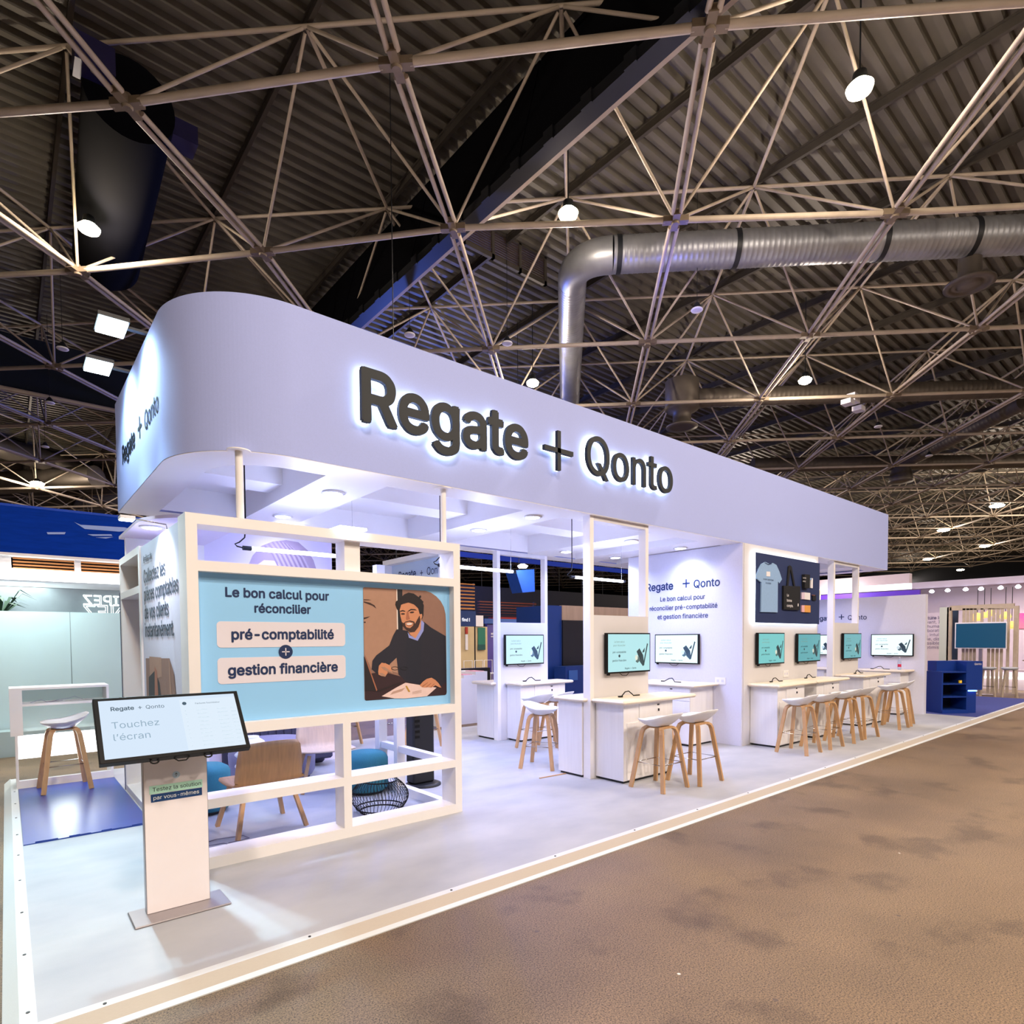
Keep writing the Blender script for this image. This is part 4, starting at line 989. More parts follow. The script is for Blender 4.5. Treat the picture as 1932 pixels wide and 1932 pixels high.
for (x, y, rz, lb) in ((5.53, 4.05, 0, 'nearest bar stool on the aisle side, at the nearest post frame'), (6.10, 3.97, .0, 'second bar stool on the aisle side of the nearest post frame'),
                      (5.3, 5.72, PI+.5, 'bar stool in the lounge side behind the nearest counter'), (6.6, 6.75, .2, 'bar stool at the counter of the back post frame'), (6.15, 6.75, .0, 'bar stool half hidden behind the nearest counter, toward the back'),
                      (8.73, 3.97, 0, 'first bar stool of the row under the navy board'), (9.46, 3.95, 0, 'second bar stool of the row under the navy board'), (10.25, 3.95, .1, 'third bar stool of the row under the navy board'), (10.85, 3.95, -.1, 'fourth bar stool of the row under the navy board'),
                      (12.35, 3.95, 0, 'near bar stool at the farthest post frame'), (12.95, 4.0, .2, 'far bar stool at the farthest post frame'), (14.1, 4.9, -PI/2, 'bar stool facing the end wall counter'),
                      (7.45, 5.55, -PI/2, 'bar stool in front of the counter below the slogan'), (.47, 8.42, PI/2+.05, 'lone bar stool on the blue floor sheet by the white display case'),
                      (4.85, 7.9, .6, 'bar stool beyond the far end of the blue panel'), (4.95, 8.75, .2, 'bar stool at the back, beside the leaflet counter'), (4.05, 9.05, .3, 'bar stool seen low through the open panel frame')):
    stool((x, y, 0.009 if x < 1 else 0), rz, lb)

# ================================================================== lounge furniture
def shell_chair(label, loc, rotz, m_):
    """local front = +Y"""
    t = thing('lounge_chair', label, 'chair', loc, rotz, 'bent plywood lounge chairs')
    def surf(n=14):
        b = MB(); rows = []
        prof = [(-.30, .80, .235), (-.295, .74, .262), (-.285, .66, .275), (-.27, .56, .285), (-.255, .47, .29), (-.235, .43, .295), (-.20, .41, .30), (-.1, .40, .31), (.05, .405, .315), (.17, .425, .31), (.21, .43, .29), (.24, .425, .24)]
        for k, (y, z, hw) in enumerate(prof):
            row = []
            for j in range(n+1):
                s_ = -1+2*j/n; c_ = abs(s_)**2.5
                if k < 5: row.append((hw*s_, y+.05*c_, z-(.02*c_ if k == 0 else 0)))
                else: row.append((hw*s_, y-.02*c_*(1 if k > 8 else 0), z+.02*c_*(1 if k < 9 else .3)))
            rows.append(row)
        th = .014; V = [p for r_ in rows for p in r_]; N = len(V); V2 = []
        for k, r_ in enumerate(rows):
            a, c_ = prof[max(k-1, 0)], prof[min(k+1, len(prof)-1)]; d = Vector((0, c_[0]-a[0], c_[1]-a[1])).normalized(); nn = Vector((0, -d.z, d.y))*-1
            V2 += [tuple(Vector(p)-Vector((0, -d.z, d.y))*-th) for p in r_]
        m = n+1; K = len(rows); Fc = []
        for k in range(K-1):
            for j in range(n): Fc += [(k*m+j, k*m+j+1, (k+1)*m+j+1, (k+1)*m+j), (N+k*m+j, N+(k+1)*m+j, N+(k+1)*m+j+1, N+k*m+j+1)]
        for j in range(n): Fc += [(j, N+j, N+j+1, j+1), ((K-1)*m+j, (K-1)*m+j+1, N+(K-1)*m+j+1, N+(K-1)*m+j)]
        for k in range(K-1): Fc += [(k*m, (k+1)*m, N+(k+1)*m, N+k*m), (k*m+n, N+k*m+n, N+(k+1)*m+n, (k+1)*m+n)]
        b.add(V+V2, Fc, 0, True); return b
    surf().build('shell', m_, t)
    for sx in (-1, 1):
        for sy in (-1, 1):
            MB().sweep([(sx*.20, sy*.17, .395), (sx*.295, sy*.265, 0)], .04, .032, (0, 1, 0)).build('leg', M['oak'], t)
    return t
shell_chair('oak plywood chair with its back to the viewer, behind the framed panel', (1.71, 5.53, 0), .05, M['oakply'])
shell_chair('pale plywood chair facing the viewer across the lounge', (2.74, 6.56, 0), PI*.93, M['palewood'])
def pouf(label, loc, r, h):
    t = thing('pouf', label, 'pouf', loc, 0, 'teal fabric poufs')
    MB().lathe([(r-.03, .03), (r, .06), (r, h*.55), (r, h-.07), (r-.02, h-.03), (r-.07, h), (r*.5, h+.008), (0, h+.01)], 0, 0, 36).build('cushion', M['teal'], t)
    MB().lathe([(r-.05, 0), (r-.05, .03)], 0, 0, 24).build('base', M['dark'], t)
pouf('teal pouf to the right of the chairs, behind the wire basket', (2.98, 6.05, 0), .24, .44)
pouf('teal pouf mostly hidden behind the kiosk post', (1.45, 6.36, 0), .22, .46)
t = thing('side_table', 'white wavy stacked side table beside the grey ottoman', 'side table', (2.0, 6.82, 0))
pr = []
for k in range(60):
    z = k/59*.62; pr.append((.125+.03*math.sin(z/.62*2*PI*5-1.2), z))
pr += [(.0, .625)]
MB().lathe(pr, 0, 0, 32).build('wavy_body', M['shell'], t)
t = thing('ottoman', 'large round grey lilac ottoman seat at the back of the lounge', 'ottoman', (2.42, 7.36, 0))
MB().lathe([(.45, .05), (.48, .1), (.49, .32), (.47, .43), (.42, .47), (.2, .485), (0, .485)], 0, 0, 40).build('cushion', M['grey'], t)
MB().lathe([(.42, 0), (.42, .05)], 0, 0, 24).build('base', M['dark'], t)
t = thing('sofa', 'dark grey sofa against the portrait poster', 'sofa', (2.75, 7.75, 0))
MB().rbox(-.75, .55, .14, .25, .0, .72, .05).build('backrest', M['greydark'], t)
for k in range(11): MB().tube([(-.5+k*.1, .135, .4), (-.5+k*.1, .135, .7)], .012, 6).build('tufted_rib', M['greydark'], t)
MB().rbox(.2, .55, -.12, .13, .1, .38, .04).build('seat_cushion', M['greydark'], t)
t = thing('wire_basket', 'low round black wire basket stool by the lower frame opening', 'basket', (2.74, 5.27, 0))
bk = M['black']; b = MB(); R_ = lambda z: .275*math.sin(PI*(.23+.56*z/.30))
for k in range(48):
    for sgn in (1,):
        P = []
        for q in range(9):
            z = q/8*.30; a = 2*PI*k/48+sgn*.12*math.sin(PI*q/8); P.append((R_(z)*math.cos(a), R_(z)*math.sin(a), z+.004))
        b.tube(P, .0028, 4, cap=False)
b.build('wire_cage', bk, t)
for z, nm in ((.006, 'foot_ring'), (.04, 'foot_ring'), (.30, 'top_ring')):
    rr_ = R_(z); MB().tube([(rr_*math.cos(2*PI*k/32), rr_*math.sin(2*PI*k/32), z) for k in range(32)], .007, 6, closed=True).build(nm, bk, t)
t = thing('totem', 'tall black tower column standing behind the panel corner', 'column', (3.60, 5.93, 0))
MB().rbox(-.14, .14, -.09, .09, .03, 1.35, .03).build('body', M['dark'], t)
MB().lathe([(.20, 0), (.20, .018), (.17, .03)], 0.02, -.03, 28).build('base_plate', M['dark'], t)
for k in range(12): MB().box(-.12, -.06, -.095, -.089, .55+k*.06, .58+k*.06).build('vent_slot', M['paper'] if k == 11 else M['black'], t)
t = thing('floor_cable', 'thin grey charging cable looped on the floor under the oak chair', 'cable', (1.3, 5.15, 0))
b = MB(); b.tube([(-.12, -.14, .03), (-.10, -.16, .004), (0, -.12, .004), (.06, 0, .004), (.02, .1, .004), (-.1, .12, .004), (-.12, .2, .004), (0, .25, .004), (.2, .2, .004), (.22, .1, .004), (.05, .08, .004)], .003, 5); b.build('cord', M['grey'], t)
MB().box(-.128, -.112, -.15, -.13, .0, .05).build('plug', M['black'], t)

# ================================================================== touch kiosk
KI = thing('touch_kiosk', 'white touch screen kiosk with tilted display at the stand corner', 'kiosk', (.78, 4.15, 0))
MB().rbox(-.26, .265, -.155, .12, 0, .012, .01).build('base_plate', M['steel'], KI)
MB().box(-.175, .175, .0, .06, .012, 1.06).build('column', M['steel'], KI)
MB().box(-.172, .172, -.004, .0, .014, 1.05).build('front_panel', M['kiosk'], KI)
Pn = Vector((0, .27, .333)).normalized(); Nn = Vector((0, -Pn.z, Pn.y))   # up the screen, out of the screen
O = Vector((0.0, -.25, .995))
def kp(x, v, o): return O+X*(x-.03+.0)+Pn*v+Nn*o
def kquad(b, x0, x1, v0, v1, o0, o1, mi=0):
    V = [kp(x_, v_, o_) for o_ in (o0, o1) for v_ in (v0, v1) for x_ in (x0, x1)]
    b.add(V, [(0, 2, 3, 1), (4, 5, 7, 6), (0, 1, 5, 4), (2, 6, 7, 3), (0, 4, 6, 2), (1, 3, 7, 5)], mi); return b
kquad(MB(), -.38, .40, 0, .43, -.045, 0).build('display_housing', M['black'], KI, bevel=.004)
kquad(MB(), -.355, .375, .022, .408, 0, .0012).build('display', mat('kiosk_screen', (.02, .02, .02), .12, emit=.95, ecol=(.70, .84, 1.0)), KI)
b = kquad(MB(), .055, .375, .022, .385, .0012, .0016)
for k in range(10):
    v_ = .30-k*.028
    for x0, x1 in ((.075, .082), (.14, .20), (.255, .315), (.335, .365)): kquad(b, x0, x1, v_, v_+.0045, .0015, .002, 1)
b.build('window_pane', [mat('kiosk_screen_pane', (.02, .02, .02), .12, emit=.98, ecol=(.74, .86, .98)), mat('ui_pale', '#8fa8bd', .5, emit=.45, ecol=(.5, .62, .75))], KI)
uin = mat('ui_navy', '#21445e', .5); uig = mat('ui_greyblue', '#6f93b5', .5)
text('screen_text', 'Regate', uin, KI, kp(-.30, .335, .002), X, Pn, width=.115, bold=.02)
text('screen_text', '+', uin, KI, kp(-.165, .335, .002), X, Pn, width=.02)
text('screen_text', 'Qonto', uin, KI, kp(-.125, .335, .002), X, Pn, width=.095)
text('screen_text', 'Touchez\nl’écran', uig, KI, kp(-.305, .215, .002), X, Pn, width=.235, line=.95)
text('screen_text', 'Factures fournisseur', uin, KI, kp(.14, .345, .002), X, Pn, width=.14)
b = MB(); b.add([kp(.08+.012*math.cos(2*PI*k/16), .355+.012*math.sin(2*PI*k/16), .002) for k in range(16)], [tuple(range(16))]); b.build('screen_icon', uin, KI)
b = MB()
for x in (-.12, .16): b.tube([kp(x+.02*math.cos(2*PI*k/12), -.008+.014*math.sin(2*PI*k/12), -.025) for k in range(12)], .005, 6, closed=True)
b.tube([kp(-.02, .0, -.03), kp(0, -.02, -.03), kp(.04, -.02, -.03), kp(.06, .0, -.03)], .004, 6)
b.box(-.14, .14, -.06, .0, 1.0, 1.10); b.build('bracket', M['black'], KI)
mint = mat('mint_sticker', '#bdf0dc', .6); nst = mat('navy_sticker', '#0d3f78', .6); wst = mat('white_sticker_text', '#eef4f6', .6)
tl_ = math.radians(0)
yk = -.0052
def st(name, x0, x1, z0, z1_, m_, o=0): MB().box(x0, x1, yk-o, yk-o+.001, z0, z1_).build(name, m_, KI)
st('sticker', -.145, .145, .735, .785, mint); st('sticker', -.138, .142, .685, .733, nst)
text('sticker_text', 'Testez la solution', M['ink'], KI, (-.128, yk-.0012, .75), X, Z, width=.265)
text('sticker_text', 'par vous-mêmes', wst, KI, (-.125, yk-.0012, .70), X, Z, width=.25, bold=.005)
b = MB(); b.add([(.0+.021*math.cos(2*PI*k/20), yk-.0005, .835+.021*math.sin(2*PI*k/20)) for k in range(20)], [tuple(range(20))]); b.build('arrow_disc', mat('pale_blue_sticker', '#c4e2fa', .6), KI)
b = MB(); b.box(-.001, .001, yk-.0018, yk-.001, .824, .847)
b.add([(-.008, yk-.0015, .838), (0, yk-.0015, .8475), (.008, yk-.0015, .838), (.0065, yk-.0015, .8365), (0, yk-.0015, .844), (-.0065, yk-.0015, .8365)], [(0, 1, 2, 3, 4, 5)]); b.build('arrow_mark', M['ink'], KI)

# ================================================================== white display case by the lone stool
DC = thing('display_case', 'low white open display case with lit panel beside the blue floor sheet', 'display case')
ym = 8.75
MB().box(.012, .125, ym, ym+.42, .60, 1.14).build('side_panel', M['white2'], DC)
MB().box(.125, .945, ym, ym+.42, 1.115, 1.14).build('top_board', M['white2'], DC)
MB().box(.92, .945, ym, ym+.42, .33, 1.115).build('side_panel', M['white2'], DC)
MB().box(.125, .92, ym, ym+.42, .93, .955).build('shelf_board', M['white2'], DC)
MB().box(.06, .96, ym+.02, ym+.05, .335, .60).build('lit_panel', mat('lit_opal', '#ffffff', .5, emit=1.6, ecol=(.95, 1., 1.)), DC)
MB().box(.05, .075, ym, ym+.42, 0.0, .60).build('leg_panel', M['white2'], DC); MB().box(.945, .97, ym, ym+.42, 0, .335).build('leg_panel', M['white2'], DC)
MB().box(.075, .945, ym, ym+.03, 0, .09).build('plinth_rail', M['white2'], DC)
MB().box(.125, .92, ym+.40, ym+.42, .60, 1.115).build('back_board', mat('clear_back', '#cfe0dd', .3, alpha=.5), DC)
t = thing('tangled_cable', 'thin white cable lying on the shelf of the white display case', 'cable', (.4, 8.9, .956))
MB().tube([(-.2, 0, .004), (-.1, .02, .03), (-.05, -.02, .004), (.1, 0, .01), (.0, .03, .006), (-.03, 0, .004), (.15, .02, .03), (.22, 0, .05), (.3, -.01, .01), (.45, 0, .004)], .003, 5).build('cord', M['grey'], t)
light('case_glow', 'AREA', (.5, 8.6, .5), 4, (.9, 1, 1), .5, DC, aim=(.5, 7, 0))

# ================================================================== neighbouring booth behind the lone stool
yN = 12.0
NBH = thing('neighbour_booth', 'neighbouring booth with blue fabric fascia, light strip and frosted glass', 'booth')
b = MB(); b.prism([(-6, yN-.1, 3.02), (-6, yN-.1, 3.72), (-6, yN+.15, 3.80), (-6, yN+.15, 3.02)], (9, 0, 0)); b.build('fabric_fascia', M['bluecloth'], NBH)
fl = mat('faded_print', '#8fa4d6', .8); b = MB()
for k, pts in enumerate([[(140, 985), (152, 990), (235, 995), (255, 1000), (225, 1003), (160, 998)], [(165, 1008), (210, 1008), (212, 1011), (175, 1011)], [(180, 1014), (214, 1013), (200, 1016)], [(88, 1004), (124, 1004), (122, 1008), (90, 1008)]]):
    b.add([at(p[0], p[1], 'y', yN-.105-.001*k) for p in pts], [tuple(range(len(pts)))])
b.build('faded_lettering', fl, NBH, fix=False)
MB().box(-6, 3, yN-.1, yN+.2, 2.98, 3.02).build('ledge', M['white2'], NBH)
wl = mat('orange_slats', '#b5773f', .6, var=.3, scale=4, stretch=(1, 1, 8)); b = MB()
for k in range(4): b.box(.12, 3, yN+.1, yN+.13, 2.80+k*.05, 2.825+k*.05)
b.build('wood_slats', wl, NBH)
MB().box(-6, .1, yN, yN+.15, 2.79, 2.98).build('post', M['white2'], NBH); MB().box(.89, .97, yN, yN+.15, 2.79, 2.98).build('post', M['white2'], NBH)
MB().box(-6, 3, yN-.05, yN+.1, 2.62, 2.79).build('light_strip', mat('lit_strip_white', '#ffffff', .5, emit=3.2, ecol=(1, 1, 1)), NBH)
MB().box(-6, 3, yN, yN+.1, 2.52, 2.62).build('beam', mat('grey_beam', '#8f9499', .6, var=.1), NBH)
gl = mat('frosted_glass', '#aec4c8', .35, var=.04, scale=2)
for x0, x1 in ((-6, .80), (.81, 3)): MB().box(x0, x1, yN+.02, yN+.035, -.03, 2.14).build('frosted_pane', gl, NBH)
MB().box(-6, 3, yN+.8, yN+.85, -.05, 2.62).build('inner_wall', mat('concrete_print', '#8d979c', .8, var=.2, scale=3), NBH)
neon = mat('white_neon', '#ffffff', .5, emit=2.2, ecol=(.85, 1., .97))
for body, z, x_r in (('ANTICIPEZ', 2.30, 1.05), ('GAGNEZ', 2.07, 1.05)):
    V, Fc = text_pts(body, (x_r+1.28, yN+.75, z), -X, Z, width=1.28)
    # neon outline: keep contours as thin tubes of the lettering (mirrored, seen from behind)
    edges = {}
    for f in Fc:
        for a_, c_ in zip(f, f[1:]+f[:1]):
            k = (min(a_, c_), max(a_, c_)); edges[k] = edges.get(k, 0)+1
    b = MB()
    for (a_, c_), n_ in edges.items():
        if n_ == 1 and (V[a_]-V[c_]).length > 1e-4: b.tube([V[a_], V[c_]], .005, 4, cap=False)
    b.build('neon_lettering', neon, NBH, fix=False)
MB().box(-6, 1.0, yN-.35, yN-.02, -.05, .33).build('base_bench', mat('grey_bench', '#9fb3b5', .6, var=.05), NBH)
t = thing('potted_plant', 'dark palm-like plant peeking over the frosted glass at the picture edge', 'plant', (-.05, yN+.45, -.05))
MB().lathe([(.14, 0), (.18, .35), (.16, .35)], 0, 0, 16).build('pot', M['white2'], t)
b = MB(); lf = mat('dark_leaf', '#1f3d26', .6, var=.3, scale=10)
for k in range(22):
    a = k*2.4; L = .35+.15*random.random(); up = .25+.35*random.random(); P0 = Vector((0, 0, 2.12))
    d = Vector((math.cos(a), math.sin(a), 0)); s_ = Vector((-d.y, d.x, 0))*.018
    m_ = P0+d*L*.6+Z*up*.75; e_ = P0+d*L+Z*up*.55
    b.add([P0-s_*.3, P0+s_*.3, m_+s_*1.6, e_, m_-s_*1.6], [(0, 1, 2, 4), (4, 2, 3)])
b.build('leaves', lf, t, fix=False); MB().tube([(0, 0, .3), (0, 0, 2.14)], .03, 8).build('stem', M['oak'], t)
light('booth_light', 'AREA', (.2, yN-.8, 2.9), 75, (.85, 1, .98), 1.5, NBH, aim=(.2, yN-1, 0))
light('booth_light', 'AREA', (.2, yN+.4, 2.6), 25, (.85, 1, .98), 1., NBH, aim=(.2, yN+.5, 0))

# ================================================================== background seen through the stand
def pbox(px0_, py0_, px1_, py1_, Yp, d, ground=False):
    a, c = at(px0_, py0_, 'y', Yp), at(px1_, py1_, 'y', Yp)
    return MB().box(a.x, c.x, Yp, Yp+d, (-.05 if ground else c.z), a.z)
def bthing(name, label, cat, rects, group=None):
    t = thing(name, label, cat)
    for nm, q, m_ in rects: pbox(*q).build(nm, m_, t)
    return t
bthing('media_wall', 'blue and wood booth wall with black screen behind the stand', 'booth wall', [
    ('blue_side', (1033, 1142, 1060, 1290, 11.0, 1.2, True), M['blue']), ('wood_face', (1060.5, 1142, 1190, 1290, 11.0, .1, True), mat('light_oak_laminate', '#b9a08a', .6, var=.15, scale=3, stretch=(4, 4, .5))), ('black_screen', (1062, 1170, 1120, 1255, 10.95, .04), mat('unlit_screen', '#0b0b0f', .4))])
bthing('blue_cabinet', 'blue cabinet with a leaflet holder below the black screen', 'cabinet', [('body', (1067, 1258, 1130, 1310, 10.5, .4, True), M['blue']), ('leaflet_holder', (1074, 1265, 1090, 1283, 10.47, .02), mat('pale_acrylic', '#3f6fb8', .3))])
bthing('hall_partition', 'charcoal partition wall far behind the stand', 'partition', [('panel', (860, 1103, 1400, 1150, 24, .3, True), mat('charcoal_panel', '#23252e', .8, var=.1))])
t = bthing('slatted_tower', 'tower clad in orange wood slats far behind the blue panel end', 'tower', [])
for k in range(9): pbox(866, 1100+k*6.6, 896, 1104+k*6.6, 18, .1).build('slat', wl, t)
pbox(895, 1100, 896.5, 1290, 18.1, .1, True).build('post', M['dark'], t)
t = bthing('slatted_canopy', 'reddish slatted booth canopy behind the back post frame', 'canopy', [])
red = mat('red_brown_slats', '#6b2a22', .6, var=.2)
for k in range(6): pbox(905, 1136+k*5, 1012, 1138.6+k*5, 19, .15).build('slat', red, t)
pbox(930, 1164, 1012, 1169, 19, .3).build('beam', mat('red_beam', '#8f1d1d', .6), t); pbox(1008, 1136, 1011, 1290, 19.2, .1, True).build('post', M['dark'], t)
t = bthing('booth_sign', 'small navy sign with white lettering right of the blue panel', 'sign', [('board', (866, 1152, 898, 1182, 16, .1), mat('navy_sign', '#1a3263', .6))])
pbox(896, 1152, 898, 1290, 16.1, .05, True).build('post', M['dark'], t); a = at(871, 1172, 'y', 15.99); text('letters', 'find !', mat('sign_white', '#e8f0ff', .6, emit=.5, ecol=(.9, .95, 1)), t, (a.x, 15.98, a.z), X, Z, width=.32, bold=.02)
bthing('exhibitor_booth', 'bright beige booth with green poster behind the navy sign', 'booth', [('back_wall', (866, 1182, 920, 1268, 17, .1, True), mat('beige_wall', '#c9b58e', .7, var=.05)), ('green_poster', (902, 1184, 916, 1226, 16.95, .02), mat('green_print', '#1f6e5c', .6)), ('poster_base', (902, 1216, 916, 1226, 16.93, .02), mat('dark_green_print', '#174a4a', .6)), ('red_notice', (878, 1183, 883, 1196, 16.95, .02), mat('red_print', '#a32a22', .6)), ('white_strip', (878, 1197, 883, 1226, 16.95, .02), M['paper']), ('header', (897, 1161, 912, 1182, 16.95, .05), M['paper'])])
t = bthing('purple_booth', 'purple lettered poster booth glimpsed left of the back post frame', 'booth', [('panel', (919, 1170, 1010, 1262, 18, .1, True), mat('purple_print', '#453a8c', .6)), ('header', (914, 1167, 1012, 1178, 17.9, .1), mat('blue_header', '#12408f', .6)), ('cream_panel', (981, 1161, 1004, 1180, 17.85, .03), mat('cream_print', '#f0d8b8', .6, emit=.3, ecol=(1, .85, .6)))])
for k in range(3):
    a = at(926, 1196+k*5, 'y', 17.98); text('letters', 'votre\nsolution' if k == 0 else '—', M['paper'], t, (a.x, 17.97, a.z), X, Z, width=.3)
light('booth_light', 'AREA', (16, 16, 2.9), 60, (1, .86, .6), 1, t, aim=(15, 17, 1))
t = thing('leaflet_counter', 'stepped white leaflet counter with pink papers behind the stand', 'counter', (0, 0, 0))
a = at(905, 1300, 'y', 9.9)
for k in range(4):
    MB().box(a.x-1.0+k*.3, a.x-.7+k*.3, 9.9-.0, 10.6, -.05, .82+.06*k).build('step', M['white2'], t)
for k in range(4): MB().box(a.x-.97+k*.3, a.x-.75+k*.3, 9.95, 10.3, .82+.06*k, .832+.06*k).build('leaflet_stack', M['pinkpaper'], t)
t = bthing('low_partition', 'low black partition behind the leaflet counter', 'partition', [('panel', (868, 1262, 925, 1285, 13.5, .2, True), M['dark'])])
for k, (px, lb) in enumerate(((889, 'white framed chair nearest the blue panel in the beige booth'), (909, 'white framed chair in the middle of the beige booth'), (927, 'white framed chair in front of the purple poster'))):
    a = at(px, 1262, 'y', 15.2); t = thing('cafe_chair', lb, 'chair', (a.x, 15.2, -.05), 0, 'white framed chairs in the beige booth')
    MB().box(-.16, .16, -.16, .16, .62, .65).build('seat', M['white2'], t); MB().tube([(-.16, .16, .65), (-.16, .16, 1.05), (.16, .16, 1.05), (.16, .16, .65)], .012, 6).build('back_frame', M['white2'], t)
    for sx in (-1, 1):
        for sy in (-1, 1): MB().tube([(sx*.14, sy*.14, .62), (sx*.15, sy*.15, 0)], .012, 6).build('leg', M['white2'], t)
t = thing('hanging_lantern', 'slanted blue hanging banner box with a lamp above the back post frame', 'banner'); yL = 14
P = [at(p[0], p[1], 'y', yL) for p in ((973, 1076), (1008, 1074), (1009, 1116), (986, 1118))]
MB().prism(P, (0, .5, 0)).build('banner', mat('bright_blue_banner', '#1a56c8', .6, var=.1), t); a = at(982, 1072, 'y', yL-.1); MB().lathe([(.12, a.z), (.16, a.z+.06), (.05, a.z+.12)], a.x, yL-.2, 16).build('lamp', M['lens'], t)
MB().tube([P[0]+Vector((.3, .2, 0)), P[0]+Vector((.3, .2, 8.4))], .01, 5).build('wire', M['dark'], t)
light('banner_light', 'AREA', (a.x+.3, yL-.8, a.z-.1), 12, (.7, .85, 1), .3, t, aim=(a.x+.3, yL, a.z-.5))
bthing('blue_drape', 'blue lit drape high on the far hall wall behind the stand', 'drape', [('cloth', (820, 1035, 1240, 1088, 32, .1), mat('blue_drape', '#0b2a9a', .8, var=.3, scale=.3, emit=.25, ecol=(.03, .08, .6)))])  # blue lighting on the cloth is put in as emission

tz = at(900, 1035, 'y', 32)
b = MB()
for q in range(8): b.tube([(tz.x+q*2.4-2, 32.05, 4.5), (tz.x+q*2.4-2, 32.05, 11.3)], .02, 5)
b.build('hanger_wires', M['dark'], bpy.data.objects['blue_drape'])
light('blue_spill_light', 'POINT', (13, 22, 6.5), 2500, (.1, .2, 1.0), .3); light('blue_spill_light', 'POINT', (10.5, 7.2, 8.0), 60, (.1, .15, 1.0), .2)  # added points standing for unseen blue booth lamps, tinting trusses and rail
# ================================================================== right-hand neighbours
WB = thing('white_booth', 'large white booth with a row of spotlights beyond the end wall', 'booth')
xW = 24.0
wb = mat('warm_white_booth', '#cdc0ca', .7, var=.03)
MB().box(xW+.6, xW+.75, -1, 12.5, -.05, 3.5).build('back_wall', wb, WB)
MB().box(xW-.3, xW+.6, -1, 12.5, 3.30, 3.5).build('fascia', mat('greyed_booth_fascia', '#a79dac', .7), WB)
MB().box(19.5, xW-.3, 12.3, 12.5, -.05, 3.4).build('side_wall', wb, WB)
tw = mat('lilac_lettering', '#6a6480', .7)
for k, (ln, bo) in enumerate((('Le future is', .02), ('innovant, IA,', 0), ('plus humain', 0), ('collaboratif,', 0), ('agile, intuitif', 0), ('simple, disponible', 0), ('accessible, sûr', 0), ('et, optimisé', 0))):
    a = at(1775, 1168+k*8.0, 'x', xW+.59); V, Fc = text_pts(ln, (xW+.59, 7.1, a.z), -Y, Z, size=.20, bold=bo); MB().add(V, Fc).build('lettering', tw, WB, fix=False)
for k, (px, py) in enumerate(((1732, 1118), (1758, 1116), (1788, 1114), (1822, 1112), (1851, 1111), (1888, 1109), (1921, 1107))):
    p = at(px, py, 'x', xW-.32); MB().lathe([(.0, -.05), (.05, -.04), (.075, .0), (.03, .06)], p.x, p.y, 16).build('spotlight', M['lens'], WB).location = (0, 0, p.z)
light('booth_light', 'AREA', (xW-4, 4.5, 6.5), 130, (1, .9, .95), 1.5, WB, aim=(xW, 5.0, 1.2))
light('booth_light', 'AREA', (xW-.6, 3.0, 2.9), 50, (1, .9, .93), 1, WB, aim=(xW+.3, 3, 0))
PB = thing('purple_booth', 'purple walled booth with white light band above the end wall', 'booth')
MB().box(18, 18.1, 5.15, 9.5, -.05, 2.87).build('purple_wall', mat('violet_wall', '#5a2fc0', .6, var=.04), PB)
MB().box(17.95, 18.1, 5.35, 9.5, 2.90, 3.05).build('light_band', mat('lit_band', '#ffffff', .5, emit=1.6, ecol=(.98, .93, 1)), PB)
MB().box(17.9, 18.1, 5.35, 9.5, 3.05, 3.3).build('fascia', wb, PB)
light('booth_light', 'AREA', (17.3, 7, 3.0), 25, (1, .9, .8), .8, PB, aim=(18, 7, 2))
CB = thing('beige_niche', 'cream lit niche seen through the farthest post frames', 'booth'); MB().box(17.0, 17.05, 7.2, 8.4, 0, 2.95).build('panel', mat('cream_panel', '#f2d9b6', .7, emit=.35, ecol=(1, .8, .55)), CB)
# slatted wood screen
xS = 22.0
SS = thing('slat_screen', 'pale wood slatted screen in front of the white booth', 'screen'); ow = mat('pale_timber', '#b3a48f', .6, var=.15)
def sb(px0_, py0_, px1_, py1_, x_, d):
    a, c = at(px0_, py0_, 'x', x_), at(px1_, py1_, 'x', x_); return MB().box(x_, x_+d, c.y, a.y, c.z, a.z)
sb(1773, 1146, 1787, 1310, xS, .1).build('side_panel', mat('sage_panel', '#b9c0b4', .6), SS)
sb(1787, 1146, 1792, 1310, xS, .12).build('post', ow, SS); sb(1913, 1143, 1918, 1310, xS, .12).build('post', ow, SS); sb(1792, 1143, 1913, 1148, xS, .12).build('head_rail', ow, SS)
for px in (1816, 1823, 1830, 1837, 1850, 1864, 1872, 1880, 1888, 1900): sb(px, 1148, px+2.4, 1308, xS, .025).build('slat', ow, SS)
sb(1793, 1150, 1806, 1245, xS+.3, .05).build('poster', mat('dark_teal_poster', '#33475f', .6, var=.4, scale=2), SS)
DS_ = thing('display_stand', 'large faintly glowing blue screen on a stand before the slatted screen', 'screen')
sb(1802, 1175, 1899, 1224, 21.8, .05).build('frame', M['paper'], DS_); sb(1804, 1177, 1897, 1222, 21.78, .02).build('display', mat('blue_screen', '#0b3350', .3, emit=.12, ecol=(.05, .35, .6)), DS_)  # display is given a faint blue glow by emission
a = at(1850, 1224, 'x', 21.85); MB().box(21.83, 21.88, a.y-.04, a.y+.04, -.05, a.z).build('stem', M['steel'], DS_); MB().box(21.7, 21.97, a.y-.35, a.y+.35, -.05, -.03).build('foot', M['steel'], DS_)
ST2 = None
